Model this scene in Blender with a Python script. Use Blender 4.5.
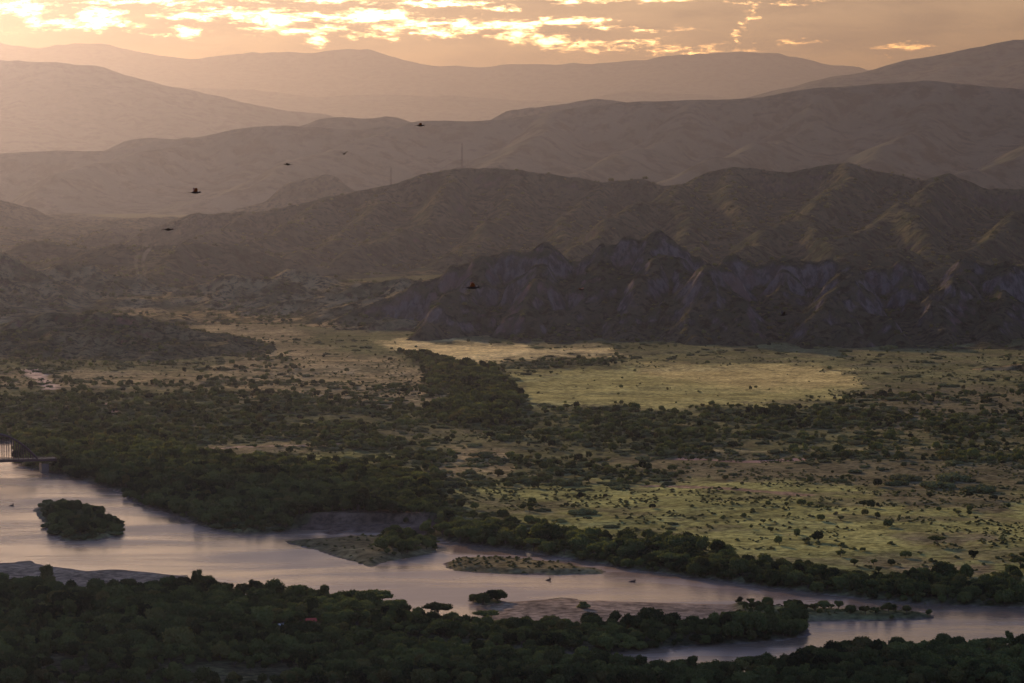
import bpy, math, random
import numpy as np

for o in list(bpy.data.objects):
    bpy.data.objects.remove(o)
R = math.radians
C = bpy.context.scene.collection
sc = bpy.context.scene
F = 3232.0                      # focal length in pixels of a 1024 wide frame
HZ = 150.0                      # pixel row of the true horizon
HC = 220.0                      # camera height above the river
PITCH = math.atan((341.5 - HZ) / F)

# ------------------------------------------------------------------ camera
cam = bpy.data.cameras.new('camera')
cam.sensor_width = 36.0
cam.lens = F / 1024 * 36.0
cam.clip_start = 1.0
cam.clip_end = 80000.0
camo = bpy.data.objects.new('camera', cam)
camo.location = (0, 0, HC)
camo.rotation_euler = (math.pi / 2 - PITCH, 0, 0)
C.objects.link(camo)
sc.camera = camo

# ------------------------------------------------------------------ light
SUN_AZ, SUN_EL = R(-21.0), R(13.0)     # azimuth from +Y towards +X
sun = bpy.data.lights.new('sun', 'SUN')
sun.energy = 5.0
sun.angle = R(0.8)
sun.color = (1.0, 0.74, 0.50)
suno = bpy.data.objects.new('sun', sun)
# a sun lamp shines along its local -Z
suno.rotation_euler = (math.pi / 2 - SUN_EL, 0, math.pi - SUN_AZ)
C.objects.link(suno)

sc.view_settings.view_transform = 'Standard'
sc.view_settings.look = 'None'
sc.view_settings.gamma = 1.0
sc.view_settings.exposure = 0.66
HAZE_DENSITY = 0.55e-4
HAZE_COLOR = (0.143, 0.147, 0.196)
HAZE_ABS = (0.23, 0.107, 0.0)
HAZE_ANISO = 0.86
SKY_STRENGTH = 0.095

cy = sc.cycles
cy.max_bounces = 4
cy.diffuse_bounces = 2
cy.glossy_bounces = 2
cy.transmission_bounces = 1
cy.volume_bounces = 1
cy.transparent_max_bounces = 6
cy.use_denoising = True
cy.sample_clamp_indirect = 4.0
cy.caustics_reflective = False
cy.caustics_refractive = False


# ------------------------------------------------------------------ node helper
class NT:
    def __init__(s, tree):
        s.t = tree
        s.n = tree.nodes
        s.l = tree.links

    def new(s, typ, **kw):
        n = s.n.new(typ)
        for k, v in kw.items():
            setattr(n, k, v)
        return n

    def put(s, sock, v):
        if v is None:
            return
        if isinstance(v, bpy.types.NodeSocket):
            s.l.new(v, sock)
        else:
            sock.default_value = v

    def math(s, op, a, b=None, c=None, clamp=False):
        n = s.new('ShaderNodeMath', operation=op, use_clamp=clamp)
        s.put(n.inputs[0], a)
        s.put(n.inputs[1], b)
        s.put(n.inputs[2], c)
        return n.outputs[0]

    def vmath(s, op, a, b=None, out=0):
        n = s.new('ShaderNodeVectorMath', operation=op)
        s.put(n.inputs[0], a)
        s.put(n.inputs[1], b)
        return n.outputs[out]

    def noise(s, vec, scale, detail=4, rough=0.55, dist=0.0):
        n = s.new('ShaderNodeTexNoise')
        s.put(n.inputs['Vector'], vec)
        n.inputs['Scale'].default_value = scale
        n.inputs['Detail'].default_value = detail
        n.inputs['Roughness'].default_value = rough
        n.inputs['Distortion'].default_value = dist
        return n.outputs['Fac']

    def ramp(s, v, lo, hi, a=0.0, b=1.0, smooth=True):
        n = s.new('ShaderNodeMapRange')
        if smooth:
            n.interpolation_type = 'SMOOTHSTEP'
        s.put(n.inputs['Value'], v)
        s.put(n.inputs['From Min'], lo)
        s.put(n.inputs['From Max'], hi)
        s.put(n.inputs['To Min'], a)
        s.put(n.inputs['To Max'], b)
        return n.outputs['Result']

    def mix(s, f, a, b, blend='MIX'):
        n = s.new('ShaderNodeMix', data_type='RGBA', blend_type=blend)
        s.put(n.inputs['Factor'], f)
        ia = [i for i in n.inputs if i.name == 'A' and i.type == 'RGBA'][0]
        ib = [i for i in n.inputs if i.name == 'B' and i.type == 'RGBA'][0]
        s.put(ia, a if isinstance(a, bpy.types.NodeSocket) else tuple(a) + (1,))
        s.put(ib, b if isinstance(b, bpy.types.NodeSocket) else tuple(b) + (1,))
        return [o for o in n.outputs if o.type == 'RGBA'][0]

    def scale(s, vec, v):
        return s.vmath('MULTIPLY', vec, v)


def material(name):
    m = bpy.data.materials.new(name)
    m.use_nodes = True
    t = NT(m.node_tree)
    t.n.clear()
    out = t.new('ShaderNodeOutputMaterial')
    return m, t, out


def principled(t, out, color, rough=0.9, spec=0.2, **kw):
    p = t.new('ShaderNodeBsdfPrincipled')
    t.put(p.inputs['Base Color'], color if isinstance(color, bpy.types.NodeSocket) else tuple(color) + (1,))
    t.put(p.inputs['Roughness'], rough)
    p.inputs['Specular IOR Level'].default_value = spec
    for k, v in kw.items():
        t.put(p.inputs[k], v)
    t.l.new(p.outputs[0], out.inputs['Surface'])
    return p


def plain(name, color, rough=0.85, spec=0.2, metallic=0.0, var=0.25, scale=2.0):
    m, t, out = material(name)
    tc = t.new('ShaderNodeTexCoord')
    n = t.noise(tc.outputs['Object'], scale, 3)
    c = t.mix(n, [v * (1 - var) for v in color], [min(1, v * (1 + var)) for v in color])
    principled(t, out, c, rough, spec, Metallic=metallic)
    return m


# ------------------------------------------------------------------ sky
world = bpy.data.worlds.new('World')
sc.world = world
world.use_nodes = True
w = NT(world.node_tree)
w.n.clear()
wout = w.new('ShaderNodeOutputWorld')
sky = w.new('ShaderNodeTexSky', sky_type='NISHITA')
sky.sun_disc = False
sky.sun_elevation = SUN_EL
sky.sun_rotation = SUN_AZ
sky.air_density = 1.6
sky.dust_density = 1.2
sky.ozone_density = 2.0
tc = w.new('ShaderNodeTexCoord')
sep = w.new('ShaderNodeSeparateXYZ')
w.l.new(tc.outputs['Generated'], sep.inputs[0])
dx, dy, dz = sep.outputs
dyc = w.math('MAXIMUM', dy, 0.05)
u = w.math('MULTIPLY_ADD', w.math('DIVIDE', dx, dyc), F, 512.0)       # azimuth in 1/56 degree
v = w.math('MULTIPLY_ADD', w.math('DIVIDE', dz, dyc), -F, HZ)         # elevation, same unit, 0 at 2.65 deg
comb = w.new('ShaderNodeCombineXYZ')
w.put(comb.inputs[0], u)
w.put(comb.inputs[1], v)
uv = comb.outputs[0]
# ragged displacement of the streaks
nz1 = w.noise(w.scale(uv, (1 / 26, 1 / 10, 1)), 1.0, 6, 0.62)
nz2 = w.noise(w.vmath('ADD', w.scale(uv, (1 / 22, 1 / 9, 1)), (7.3, 2.1, 4.0)), 1.0, 6, 0.62)
wx = w.math('MULTIPLY', w.math('SUBTRACT', nz1, 0.5), 40.0)
wy = w.math('MULTIPLY', w.math('SUBTRACT', nz2, 0.5), 13.0)
comb2 = w.new('ShaderNodeCombineXYZ')
w.put(comb2.inputs[0], wx)
w.put(comb2.inputs[1], wy)
uvw = w.vmath('ADD', uv, comb2.outputs[0])
blobs = [  # azimuth, elevation, half sizes, strength : gaps and lit rims in the cloud bank
    (22, 8, 24, 7, 1), (38, 16, 9, 12, 1), (70, 24, 30, 5, .9), (100, 19, 20, 9, 1.1), (128, 26, 16, 4, .9), (152, 35, 13, 2.2, .8),
    (187, 33, 9, 5, 1.2), (190, 16, 24, 5, 1), (222, 13, 26, 4, 1), (150, 3, 52, 2.4, 1), (20, 34, 14, 1.6, .6),
    (250, 18, 22, 5, 1), (276, 20, 13, 10, 1.1), (310, 18, 44, 3.4, 1), (285, 31, 32, 3.2, 1), (318, 40, 7, 7, 1), (332, 29, 16, 4, 1),
    (376, 17, 24, 6, 1.2), (388, 31, 18, 5, .9), (365, 36, 14, 4, .8), (420, 24, 30, 4.5, 1), (442, 33, 26, 4, 1), (468, 27, 15, 6, 1), (505, 25, 44, 4, 1),
    (395, 41, 9, 2.5, .9), (505, 38, 13, 4, .9), (500, 10, 25, 3, .8),
    (440, 4, 44, 3, 1), (335, 2, 34, 2.4, .9), (255, 3, 16, 2, .8), (560, 23, 38, 3.4, 1), (592, 21, 18, 2.2, 1), (612, 28, 16, 1.8, .8), (645, 31.5, 18, 1.6, .8),
    (686, 29, 16, 2.6, .7), (520, 34, 14, 6, 1), (545, 41, 20, 6, 1), (575, 46, 22, 6, .85), (605, 48, 22, 5, .8), (640, 43, 22, 5, .8),
    (668, 51, 22, 5, .75), (697, 54, 20, 6, .8), (718, 47, 20, 3, .7), (742, 51, 18, 3.4, .7), (790, 42, 13, 3, .8), (812, 43, 15, 2, .7), (905, 47, 20, 4, .8),
    (880, 52, 12, 5, .6), (785, 4, 16, 2.2, .8), (566, 2, 13, 4, .9), (600, 2, 24, 2, .8), (660, 1, 34, 2, .8), (752, 4, 18, 1.6, .8), (800, 2, 24, 1.3, .6),
    (734, 41, 2.6, 4, .7), (738, 34, 3, 4, .8), (743, 27, 4, 4, .8), (750, 19, 4, 5, .8), (754, 11, 3, 5, .7),
    # beyond the frame
    (-60, 16, 40, 8, 1), (-170, 26, 50, 6, .9), (150, -12, 60, 3, .9), (400, -14, 80, 3, .8), (1090, 44, 50, 4, .7), (1180, 30, 60, 6, .6)]
acc = None
for (bx, by, sx, sy, am) in blobs:
    d = w.vmath('SUBTRACT', uvw, (bx, by, 0))
    d = w.vmath('MULTIPLY', d, (1 / (sx * 1.6), 1 / (sy * 1.5), 0))
    ln = w.vmath('LENGTH', d, out=1)
    g = w.ramp(ln, 0.0, 1.9, am, 0.0)
    acc = g if acc is None else w.math('MAXIMUM', acc, g)
fine = w.noise(w.scale(uv, (1 / 18, 1 / 5, 1)), 1.0, 9, 0.72)
fine = w.math('SUBTRACT', fine, 0.5)
dens = w.math('MULTIPLY_ADD', fine, 2.6, acc)
bright = w.ramp(dens, 0.50, 0.84)
hot = w.ramp(dens, 0.74, 1.12)
# the cloud bank itself: darker and lighter folds
fold = w.noise(w.scale(uv, (1 / 120, 1 / 26, 1)), 1.0, 6, 0.6, 0.3)
bank = w.mix(w.ramp(fold, 0.3, 0.7), (0.44, 0.33, 0.25), (0.70, 0.53, 0.40))
leftness = w.ramp(u, 1100.0, 200.0, 0.75, 1.15)
bank = w.mix(1.0, bank, leftness, 'MULTIPLY')
edge = w.mix(w.ramp(u, 480.0, 820.0), (9.0, 7.0, 5.4), (3.4, 2.2, 1.25))
mid = w.mix(w.ramp(u, 480.0, 820.0), (2.4, 1.7, 1.2), (1.5, 1.0, .62))
cl = w.mix(bright, bank, mid)
cl = w.mix(hot, cl, edge)
# cloud bank thins out with height, blue sky above
nsk = w.vmath('SCALE', sky.outputs[0])
nsk.node.inputs['Scale'].default_value = SKY_STRENGTH
nsk = w.mix(1.0, nsk, (0.86, 0.94, 1.75), 'MULTIPLY')
big = w.noise(tc.outputs['Generated'], 3.0, 5, 0.6)
front = w.ramp(dy, 0.3, 0.75)
low = w.ramp(w.math('MULTIPLY_ADD', big, 0.10, dz), 0.26, 0.42, 1.0, 0.0)
col = w.mix(w.math('MULTIPLY', low, front), nsk, cl)
bg = w.new('ShaderNodeBackground')
w.l.new(col, bg.inputs[0])
bg.inputs[1].default_value = 1.0
w.l.new(bg.outputs[0], wout.inputs[0])

# ------------------------------------------------------------------ projection helpers (used to find where things stand)
CP, SP = math.cos(PITCH), math.sin(PITCH)


def ray(px, py):
    uu = (np.asarray(px, float) - 512) / F
    vv = (341.5 - np.asarray(py, float)) / F
    return uu, CP + vv * SP, -SP + vv * CP


def P(px, py, z=0.0):           # on a level plane
    x, y, d = ray(px, py)
    k = (z - HC) / d
    return x * k, y * k


def PD(px, py, Y):              # at a distance
    x, y, d = ray(px, py)
    k = Y / y
    return x * k, HC + d * k


def proj(x, y, z):
    dzv = z - HC
    dep = y * CP - dzv * SP
    up = y * SP + dzv * CP
    return 512 + F * x / dep, 341.5 - F * up / dep


# ------------------------------------------------------------------ numpy noise
def vnoise(x, y, seed=0):
    xi = np.floor(x).astype(np.int64)
    yi = np.floor(y).astype(np.int64)
    fx, fy = x - xi, y - yi
    fx = fx * fx * fx * (fx * (fx * 6 - 15) + 10)
    fy = fy * fy * fy * (fy * (fy * 6 - 15) + 10)

    def h(a, b):
        n = (a * 374761393 + b * 668265263 + seed * 974634777) & 0x7fffffff
        n = ((n ^ (n >> 13)) * 1274126177) & 0x7fffffff
        n = (n ^ (n >> 16)) & 0xffff
        return n / 65535.0
    a, b, c, d = h(xi, yi), h(xi + 1, yi), h(xi, yi + 1), h(xi + 1, yi + 1)
    return (a + (b - a) * fx) * (1 - fy) + (c + (d - c) * fx) * fy


def fbm(x, y, seed=0, octv=5, gain=0.5):
    s, a, t = 0, 1.0, 0
    for i in range(octv):
        s = s + a * vnoise(x, y, seed + i * 17)
        t += a
        a *= gain
        x, y = x * 2.03 + 13.1, y * 2.03 + 7.7
    return s / t


def ridged(x, y, seed=0, octv=5, gain=0.5):
    s, a, t = 0, 1.0, 0
    for i in range(octv):
        s = s + a * (1 - np.abs(2 * vnoise(x, y, seed + i * 17) - 1))
        t += a
        a *= gain
        x, y = x * 2.07 + 5.1, y * 2.07 + 9.7
    return s / t


def smooth(e0, e1, v):
    t = np.clip((v - e0) / (e1 - e0), 0, 1)
    return t * t * (3 - 2 * t)


def inside(px, py, poly):
    poly = np.asarray(poly, float)
    res = np.zeros(px.shape, bool)
    n = len(poly)
    j = n - 1
    for i in range(n):
        xi, yi = poly[i]
        xj, yj = poly[j]
        c = ((yi > py) != (yj > py)) & (px < (xj - xi) * (py - yi) / (yj - yi + 1e-12) + xi)
        res ^= c
        j = i
    return res


def polydist(px, py, poly, closed=True):
    poly = np.asarray(poly, float)
    best = np.full(px.shape, 1e9)
    n = len(poly)
    for i in range(n if closed else n - 1):
        a, b = poly[i], poly[(i + 1) % n]
        d = b - a
        t = np.clip(((px - a[0]) * d[0] + (py - a[1]) * d[1]) / (d @ d + 1e-12), 0, 1)
        best = np.minimum(best, np.hypot(px - a[0] - t * d[0], py - a[1] - t * d[1]))
    return best


def blur(a, n):
    for _ in range(n):
        a = (a + np.roll(a, 1, 0) + np.roll(a, -1, 0)) / 3
        a = (a + np.roll(a, 1, 1) + np.roll(a, -1, 1)) / 3
    return a


# ------------------------------------------------------------------ objects
def tag(o, label=None, cat=None, group=None, kind=None):
    if label: o['label'] = label
    if cat: o['category'] = cat
    if group: o['group'] = group
    if kind: o['kind'] = kind
    return o


def mesh_from(name, verts, faces, mats=(), smooth_=True, fmat=None):
    """faces: int array (n,3|4)"""
    verts = np.asarray(verts, np.float32)
    faces = np.asarray(faces, np.int32)
    me = bpy.data.meshes.new(name)
    me.vertices.add(len(verts))
    me.vertices.foreach_set('co', verts.ravel())
    k = faces.shape[1]
    me.loops.add(faces.size)
    me.loops.foreach_set('vertex_index', faces.ravel())
    me.polygons.add(len(faces))
    me.polygons.foreach_set('loop_start', np.arange(0, faces.size, k, dtype=np.int32))
    me.polygons.foreach_set('loop_total', np.full(len(faces), k, np.int32))
    for m in mats:
        me.materials.append(m)
    if fmat is not None:
        me.polygons.foreach_set('material_index', np.asarray(fmat, np.int32))
    me.polygons.foreach_set('use_smooth', np.full(len(faces), smooth_, bool))
    me.update()
    me.validate()
    return me


def obj(name, me, parent=None, loc=(0, 0, 0), link=True):
    o = bpy.data.objects.new(name, me)
    o.location = loc
    if parent is not None:
        o.parent = parent
    if link:
        C.objects.link(o)
    return o


def empty(name, loc, rz=0.0):
    o = bpy.data.objects.new(name, None)
    o.empty_display_size = 1
    o.location = loc
    o.rotation_euler = (0, 0, rz)
    C.objects.link(o)
    return o


def grid_faces(ny, nx):
    i = np.arange((ny - 1) * (nx - 1))
    r, c = i // (nx - 1), i % (nx - 1)
    a = r * nx + c
    return np.stack([a, a + 1, a + nx + 1, a + nx], 1)


def set_color(me, name, col):
    at = me.color_attributes.new(name, 'FLOAT_COLOR', 'POINT')
    col = np.concatenate([col, np.ones((len(col), 1))], 1).astype(np.float32)
    at.data.foreach_set('color', col.ravel())


# ------------------------------------------------------------------ river and islands, traced on the water plane
def G(pts, z=0.0):
    return [tuple(float(c) for c in P(a, b, z)) for a, b in pts]


water_poly = G([
    (-420, 405), (-250, 425), (-120, 436), (-30, 441), (8, 441), (13, 444), (14, 456), (19, 466), (34, 471), (60, 475), (100, 486), (121, 493), (132, 502), (170, 514), (200, 526),
    (235, 534), (270, 534), (300, 530), (330, 530), (360, 532), (405, 533), (415, 536), (445, 542), (480, 546), (520, 551), (560, 558),
    (600, 564), (640, 571), (690, 577), (740, 584), (800, 592), (860, 599), (900, 603), (960, 606), (1024, 608), (1250, 614), (1600, 610),
    (1600, 650), (1250, 652), (1024, 650), (950, 650), (880, 653), (830, 658), (795, 664), (770, 672), (700, 676), (645, 676), (600, 668), (560, 662), (450, 655), (400, 645), (345, 642),
    (350, 636), (400, 641), (450, 648), (560, 655), (610, 654), (650, 650), (700, 646), (740, 644), (780, 641), (806, 637), (809, 631), (800, 625), (812, 622), (880, 621), (934, 619), (936, 615),
    (900, 612), (860, 612), (800, 609), (740, 604), (690, 602), (640, 601), (560, 598), (515, 600), (490, 607), (478, 626), (440, 624), (400, 615), (370, 608), (300, 600), (225, 595), (204, 585), (190, 575),
    (170, 573), (130, 569), (110, 568.5), (90, 570), (60, 566), (30, 561), (0, 562), (-100, 566), (-260, 575), (-420, 590)])
island_polys = [
    G([(27, 506), (50, 507), (90, 511), (114, 519), (123, 528), (119, 536), (95, 541), (62, 541), (51, 534), (44, 524), (34, 513)]),
    G([(284, 541), (300, 541), (330, 540), (350, 538), (400, 538), (430, 543), (439, 548), (434, 553), (410, 558), (385, 562), (370, 567), (350, 561), (320, 551), (296, 545)]),
    G([(445, 562), (460, 559), (520, 560), (560, 564), (606, 571), (603, 574), (560, 575), (500, 574), (455, 571), (446, 567)]),
    G([(466, 601), (480, 597), (500, 600), (504, 603), (484, 606)]),
    G([(318, 531.5), (338, 530), (345, 533), (330, 535)]),
]
bars = [  # low pale gravel
    G([(-420, 560), (-100, 562), (0, 560), (60, 563), (110, 566), (170, 571), (200, 577), (204, 590), (150, 594), (110, 597), (85, 602), (60, 597), (40, 590), (-100, 588), (-420, 590)]),
    G([(488, 607), (515, 598), (640, 599), (690, 600), (740, 602), (745, 618), (700, 628), (600, 628), (520, 626), (480, 622)]),
    G([(22, 504), (46, 505), (50, 512), (40, 516)]),
]


def land_sd(x, y):
    """signed distance to the shore, positive on land"""
    d = polydist(x, y, water_poly)
    sd = np.where(inside(x, y, water_poly), -d, d)
    for ip in island_polys:
        di = polydist(x, y, ip)
        sd = np.maximum(sd, np.where(inside(x, y, ip), di, -di))
    return sd


def ground_h(x, y, sd=None):
    if sd is None:
        sd = land_sd(x, y)
    wob = (fbm(x / 9, y / 9, 5, 3) - 0.5) * 5
    s = sd + wob * (np.abs(sd) < 40)
    h = -1.5 + 1.5 * smooth(-9, 0.0, s) + 2.2 * smooth(0, 9, s)
    bar = np.zeros_like(h)
    for b in bars:
        db = polydist(x, y, b)
        bar = np.maximum(bar, np.where(inside(x, y, b), smooth(0, 6, db), 0))
    hb = -0.4 + 1.2 * smooth(-2, 14, s)
    h = h * (1 - bar) + np.minimum(h, hb) * bar
    # flood plain: gentle swells, slow rise to the hills
    und = (fbm(x / 160, y / 160, 3, 4) - 0.45) * 7 * smooth(20, 160, s)
    h = h + np.maximum(und, -0.5) * smooth(2, 60, s) + 6 * smooth(2300, 3600, y) * smooth(10, 90, s)
    # low terraces and gully edges on the plain
    h = h + 1.0 * smooth(0.46, 0.60, fbm(x / 260 + 3, y / 120, 31, 3)) * smooth(40, 120, s)
    # eroded bluff above the inlet
    bl = G([(345, 530), (372, 528), (408, 531)])
    dbl = polydist(x, y, bl, closed=False)
    h = h + 5.5 * (1 - smooth(28, 55, dbl)) * smooth(1, 7, s) * (y > 1880)
    # the hill the photograph was taken from
    return h, bar


# ------------------------------------------------------------------ land cover, in image space of the flat plain
MX0, MY0, MS = -400, 300, 2
gx, gy = np.meshgrid(np.arange(MX0, 1424, MS), np.arange(MY0, 760, MS))
gx = gx.astype(float)
gy = gy.astype(float)
dmap = np.full(gx.shape, 0.62)          # tree density
c_olive = np.array((.135, .128, .052))
c_gold = np.array((.56, .43, .18))
c_tan = np.array((.27, .21, .10))
c_green = np.array((.235, .225, .075))
c_brown = np.array((.130, .110, .055))
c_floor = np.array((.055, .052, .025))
cmap = np.ones(gx.shape + (3,)) * c_olive


def zone(poly, dens=None, col=None, soft=1):
    global dmap, cmap
    m = inside(gx, gy, poly).astype(float)
    m = blur(m, soft)
    if dens is not None:
        dmap = dmap * (1 - m) + dens * m
    if col is not None:
        cmap = cmap * (1 - m[..., None]) + np.asarray(col) * m[..., None]


zone([(-400, 300), (1424, 300), (1424, 362), (-400, 362)], .45, c_olive * .9, 3)
zone([(-400, 300), (300, 300), (300, 345), (-400, 345)], .35, c_tan * .9, 3)
# left scrub plain with tan grass
zone([(-400, 372), (250, 372), (250, 388), (-400, 388)], .55, c_tan * .9, 2)
zone([(235, 345), (330, 347), (400, 362), (448, 388), (430, 402), (340, 408), (250, 398), (200, 380)], .50, c_tan, 2)
zone([(300, 352), (380, 356), (430, 376), (400, 384), (320, 374)], .07, c_tan * 1.15, 2)
zone([(60, 374), (190, 374), (190, 380), (80, 381)], .0, c_tan, 1)
# gold field and the big pale field
zone([(385, 341), (440, 338), (540, 346), (622, 350), (625, 357), (560, 358), (510, 363), (450, 358), (410, 350)], .02, c_gold, 1)
zone([(486, 374), (560, 368), (620, 364), (690, 362), (800, 361), (848, 368), (862, 384), (838, 398), (790, 404), (740, 406), (690, 409), (560, 410), (528, 404), (505, 390)], .015, c_gold * (.52, .60, .50), 2)
zone([(640, 366), (800, 362), (848, 370), (858, 384), (760, 388), (650, 378)], .01, c_gold * (.72, .74, .66), 4)
zone([(620, 352), (760, 345), (900, 352), (1024, 360), (1200, 360), (1200, 400), (870, 396), (860, 370), (760, 358), (640, 360)], .30, c_olive * 1.1, 2)
# woods
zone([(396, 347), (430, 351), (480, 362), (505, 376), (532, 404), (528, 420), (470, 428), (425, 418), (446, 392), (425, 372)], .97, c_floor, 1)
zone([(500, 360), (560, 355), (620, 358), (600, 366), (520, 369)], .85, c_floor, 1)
zone([(500, 412), (690, 411), (850, 404), (1300, 430), (1300, 462), (900, 462), (560, 460)], .68, c_olive * .8, 3)
zone([(870, 385), (1300, 380), (1300, 432), (900, 428)], .50, c_brown, 2)
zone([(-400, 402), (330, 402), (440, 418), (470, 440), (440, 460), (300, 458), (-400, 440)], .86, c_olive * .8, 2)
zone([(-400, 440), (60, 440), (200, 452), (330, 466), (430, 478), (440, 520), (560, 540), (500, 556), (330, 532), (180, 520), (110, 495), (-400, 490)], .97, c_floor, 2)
zone([(170, 446), (240, 441), (330, 448), (330, 452), (230, 450)], .25, c_tan, 1)
zone([(300, 455), (345, 450), (395, 458), (350, 466), (290, 462)], .35, c_green, 1)
zone([(335, 413), (480, 430), (540, 450), (460, 456), (400, 440)], .5, c_olive, 1)
# yellowish thicket and bare patch in the middle
zone([(440, 448), (500, 446), (520, 462), (500, 480), (450, 484), (428, 476)], .35, c_tan * 1.0, 1)
zone([(430, 474), (600, 480), (650, 492), (560, 500), (460, 492)], .45, c_green * .9, 1)
zone([(600, 455), (760, 455), (1300, 470), (1300, 490), (900, 492), (680, 480)], .45, c_brown, 2)
# green pasture
zone([(560, 492), (640, 486), (700, 476), (760, 480), (880, 492), (1300, 486), (1300, 590), (1024, 578), (940, 578), (860, 574), (780, 562), (700, 548), (640, 530), (590, 512)], .085, c_green, 2)
zone([(690, 460), (800, 462), (800, 478), (700, 480)], .30, c_brown, 1)
zone([(860, 480), (930, 485), (1024, 500), (1024, 512), (900, 504)], .16, c_brown * 1.1, 1)
zone([(880, 530), (1010, 533), (1000, 541), (900, 542)], .05, c_brown * 1.2, 1)
zone([(560, 505), (640, 512), (690, 535), (640, 545), (560, 530), (500, 510)], .40, c_green * .8, 1)
zone([(860, 562), (940, 560), (1010, 565), (1000, 576), (900, 576)], .12, c_tan * .8, 1)
# everything on the near side of the river is wood
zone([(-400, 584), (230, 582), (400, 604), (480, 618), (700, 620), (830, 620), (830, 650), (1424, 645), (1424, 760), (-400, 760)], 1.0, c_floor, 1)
zone([(20, 652), (120, 650), (260, 656), (330, 664), (280, 683), (40, 683)], .84, c_brown * .5, 1)
clump = fbm(gx / 34, gy / 9, 77, 4)


def cover(px, py):
    px = px + (fbm(px / 24, py / 7, 301, 5, .6) - .5) * 60
    py = py + (fbm(px / 28, py / 8, 302, 5, .6) - .5) * 16
    i = np.clip(((px - MX0) / MS), 0, gx.shape[1] - 1.01)
    j = np.clip(((py - MY0) / MS), 0, gx.shape[0] - 1.01)
    i0, j0 = i.astype(int), j.astype(int)
    return dmap[j0, i0], cmap[j0, i0]


# ------------------------------------------------------------------ ground sheet
ys = np.concatenate([np.array([-1200, -700, -350, -120, 0, 60, 120]), np.arange(180, 1200, 40), np.arange(1200, 1260, 8), np.arange(1260, 2300, 3.6),
                     np.arange(2300, 3700, 7), np.arange(3700, 5000, 40), np.arange(5000, 51001, 1000)]).astype(float)
sf = np.linspace(-0.23, 0.23, 331)
so = 0.23 + (np.linspace(0, 1, 15)[1:] ** 2) * 1.1
ss = np.concatenate([-so[::-1], sf, so])
SS, YY = np.meshgrid(ss, ys)
XX = SS * np.maximum(YY, 900)
sd = land_sd(XX, YY)
Hh, barm = ground_h(XX, YY, sd)
viewhill = np.clip(1 - np.hypot(XX * .55, np.maximum(YY, 0)) / 900, 0, 1)
Hh = Hh + viewhill * 214 + viewhill * (1 - viewhill) * 60 * (fbm(XX / 130, YY / 130, 8, 4) - .6)
Hh = np.where((YY > 4600), 2.0, Hh)
qx, qy = proj(XX, np.maximum(YY, 300), Hh)
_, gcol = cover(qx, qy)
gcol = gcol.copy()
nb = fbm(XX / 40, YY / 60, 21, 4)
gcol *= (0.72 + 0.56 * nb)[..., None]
gdn, _ = cover(qx, qy)
openf = smooth(.01, .06, gdn)
bm = openf * smooth(.50, .62, .6 * fbm(XX / 70, YY / 45, 61, 4) + .4 * fbm(XX / 16, YY / 16, 62, 3)) * .65
gcol = gcol * (1 - bm[..., None]) + (c_brown * 1.05) * bm[..., None]
bm = (.35 + .65 * openf) * smooth(.54, .64, .5 * fbm(XX / 45, YY / 40, 63, 4) + .5 * fbm(XX / 10, YY / 12, 64, 3)) * .6
gcol = gcol * (1 - bm[..., None]) + (c_olive * .62) * bm[..., None]
gcol[YY > 4500] = c_olive * .7
gravel = np.array((.27, .19, .115))
mud = np.array((.17, .125, .095))
gm = barm * smooth(-3, 2, sd)
gcol = gcol * (1 - gm[..., None]) + gravel * (0.75 + .5 * fbm(XX / 12, YY / 25, 9, 4))[..., None] * gm[..., None]
sm = (1 - smooth(.5, 3, sd)) * (1 - barm)
gcol = gcol * (1 - sm[..., None]) + mud * sm[..., None]
# thin grass over the two sparse islands, red-brown earth on the bluff
for k in (1, 2):
    ii = inside(XX, YY, island_polys[k])
    gcol[ii] = np.array((.15, .12, .055)) * (0.7 + .6 * nb[ii])[:, None]
blm = (polydist(XX, YY, G([(345, 530), (372, 528), (408, 531)]), closed=False) < 26) & (sd > 0)
gcol[blm] = (.13, .085, .055)
# paths and dirt tracks on the plain
for pts, wd, cc in (([(30, 373), (45, 384), (50, 392)], 7, (.45, .33, .22)),
                    ([(170, 449), (240, 444), (330, 442)], 6, (.30, .22, .14)),
                    ([(0, 319.5), (30, 320)], 60, (.5, .36, .22)),
                    ([(640, 447), (760, 449), (900, 448), (1100, 453)], 6, (.22, .19, .09)),
                    ([(690, 455), (740, 458), (800, 456)], 10, (.24, .16, .12)),
                    ([(650, 482), (720, 486), (800, 492)], 7, (.22, .15, .09)),
                    ([(108, 404), (116, 410), (112, 416)], 5, (.30, .21, .15))):
    dpath = polydist(XX, YY, G(pts, 5.0), closed=False) + (fbm(XX / 20, YY / 20, 41, 3) - .5) * wd * 1.6
    mm = (dpath < wd)
    gcol[mm] = np.array(cc)

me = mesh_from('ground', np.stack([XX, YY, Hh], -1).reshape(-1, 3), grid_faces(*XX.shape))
set_color(me, 'cover', gcol.reshape(-1, 3))


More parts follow.
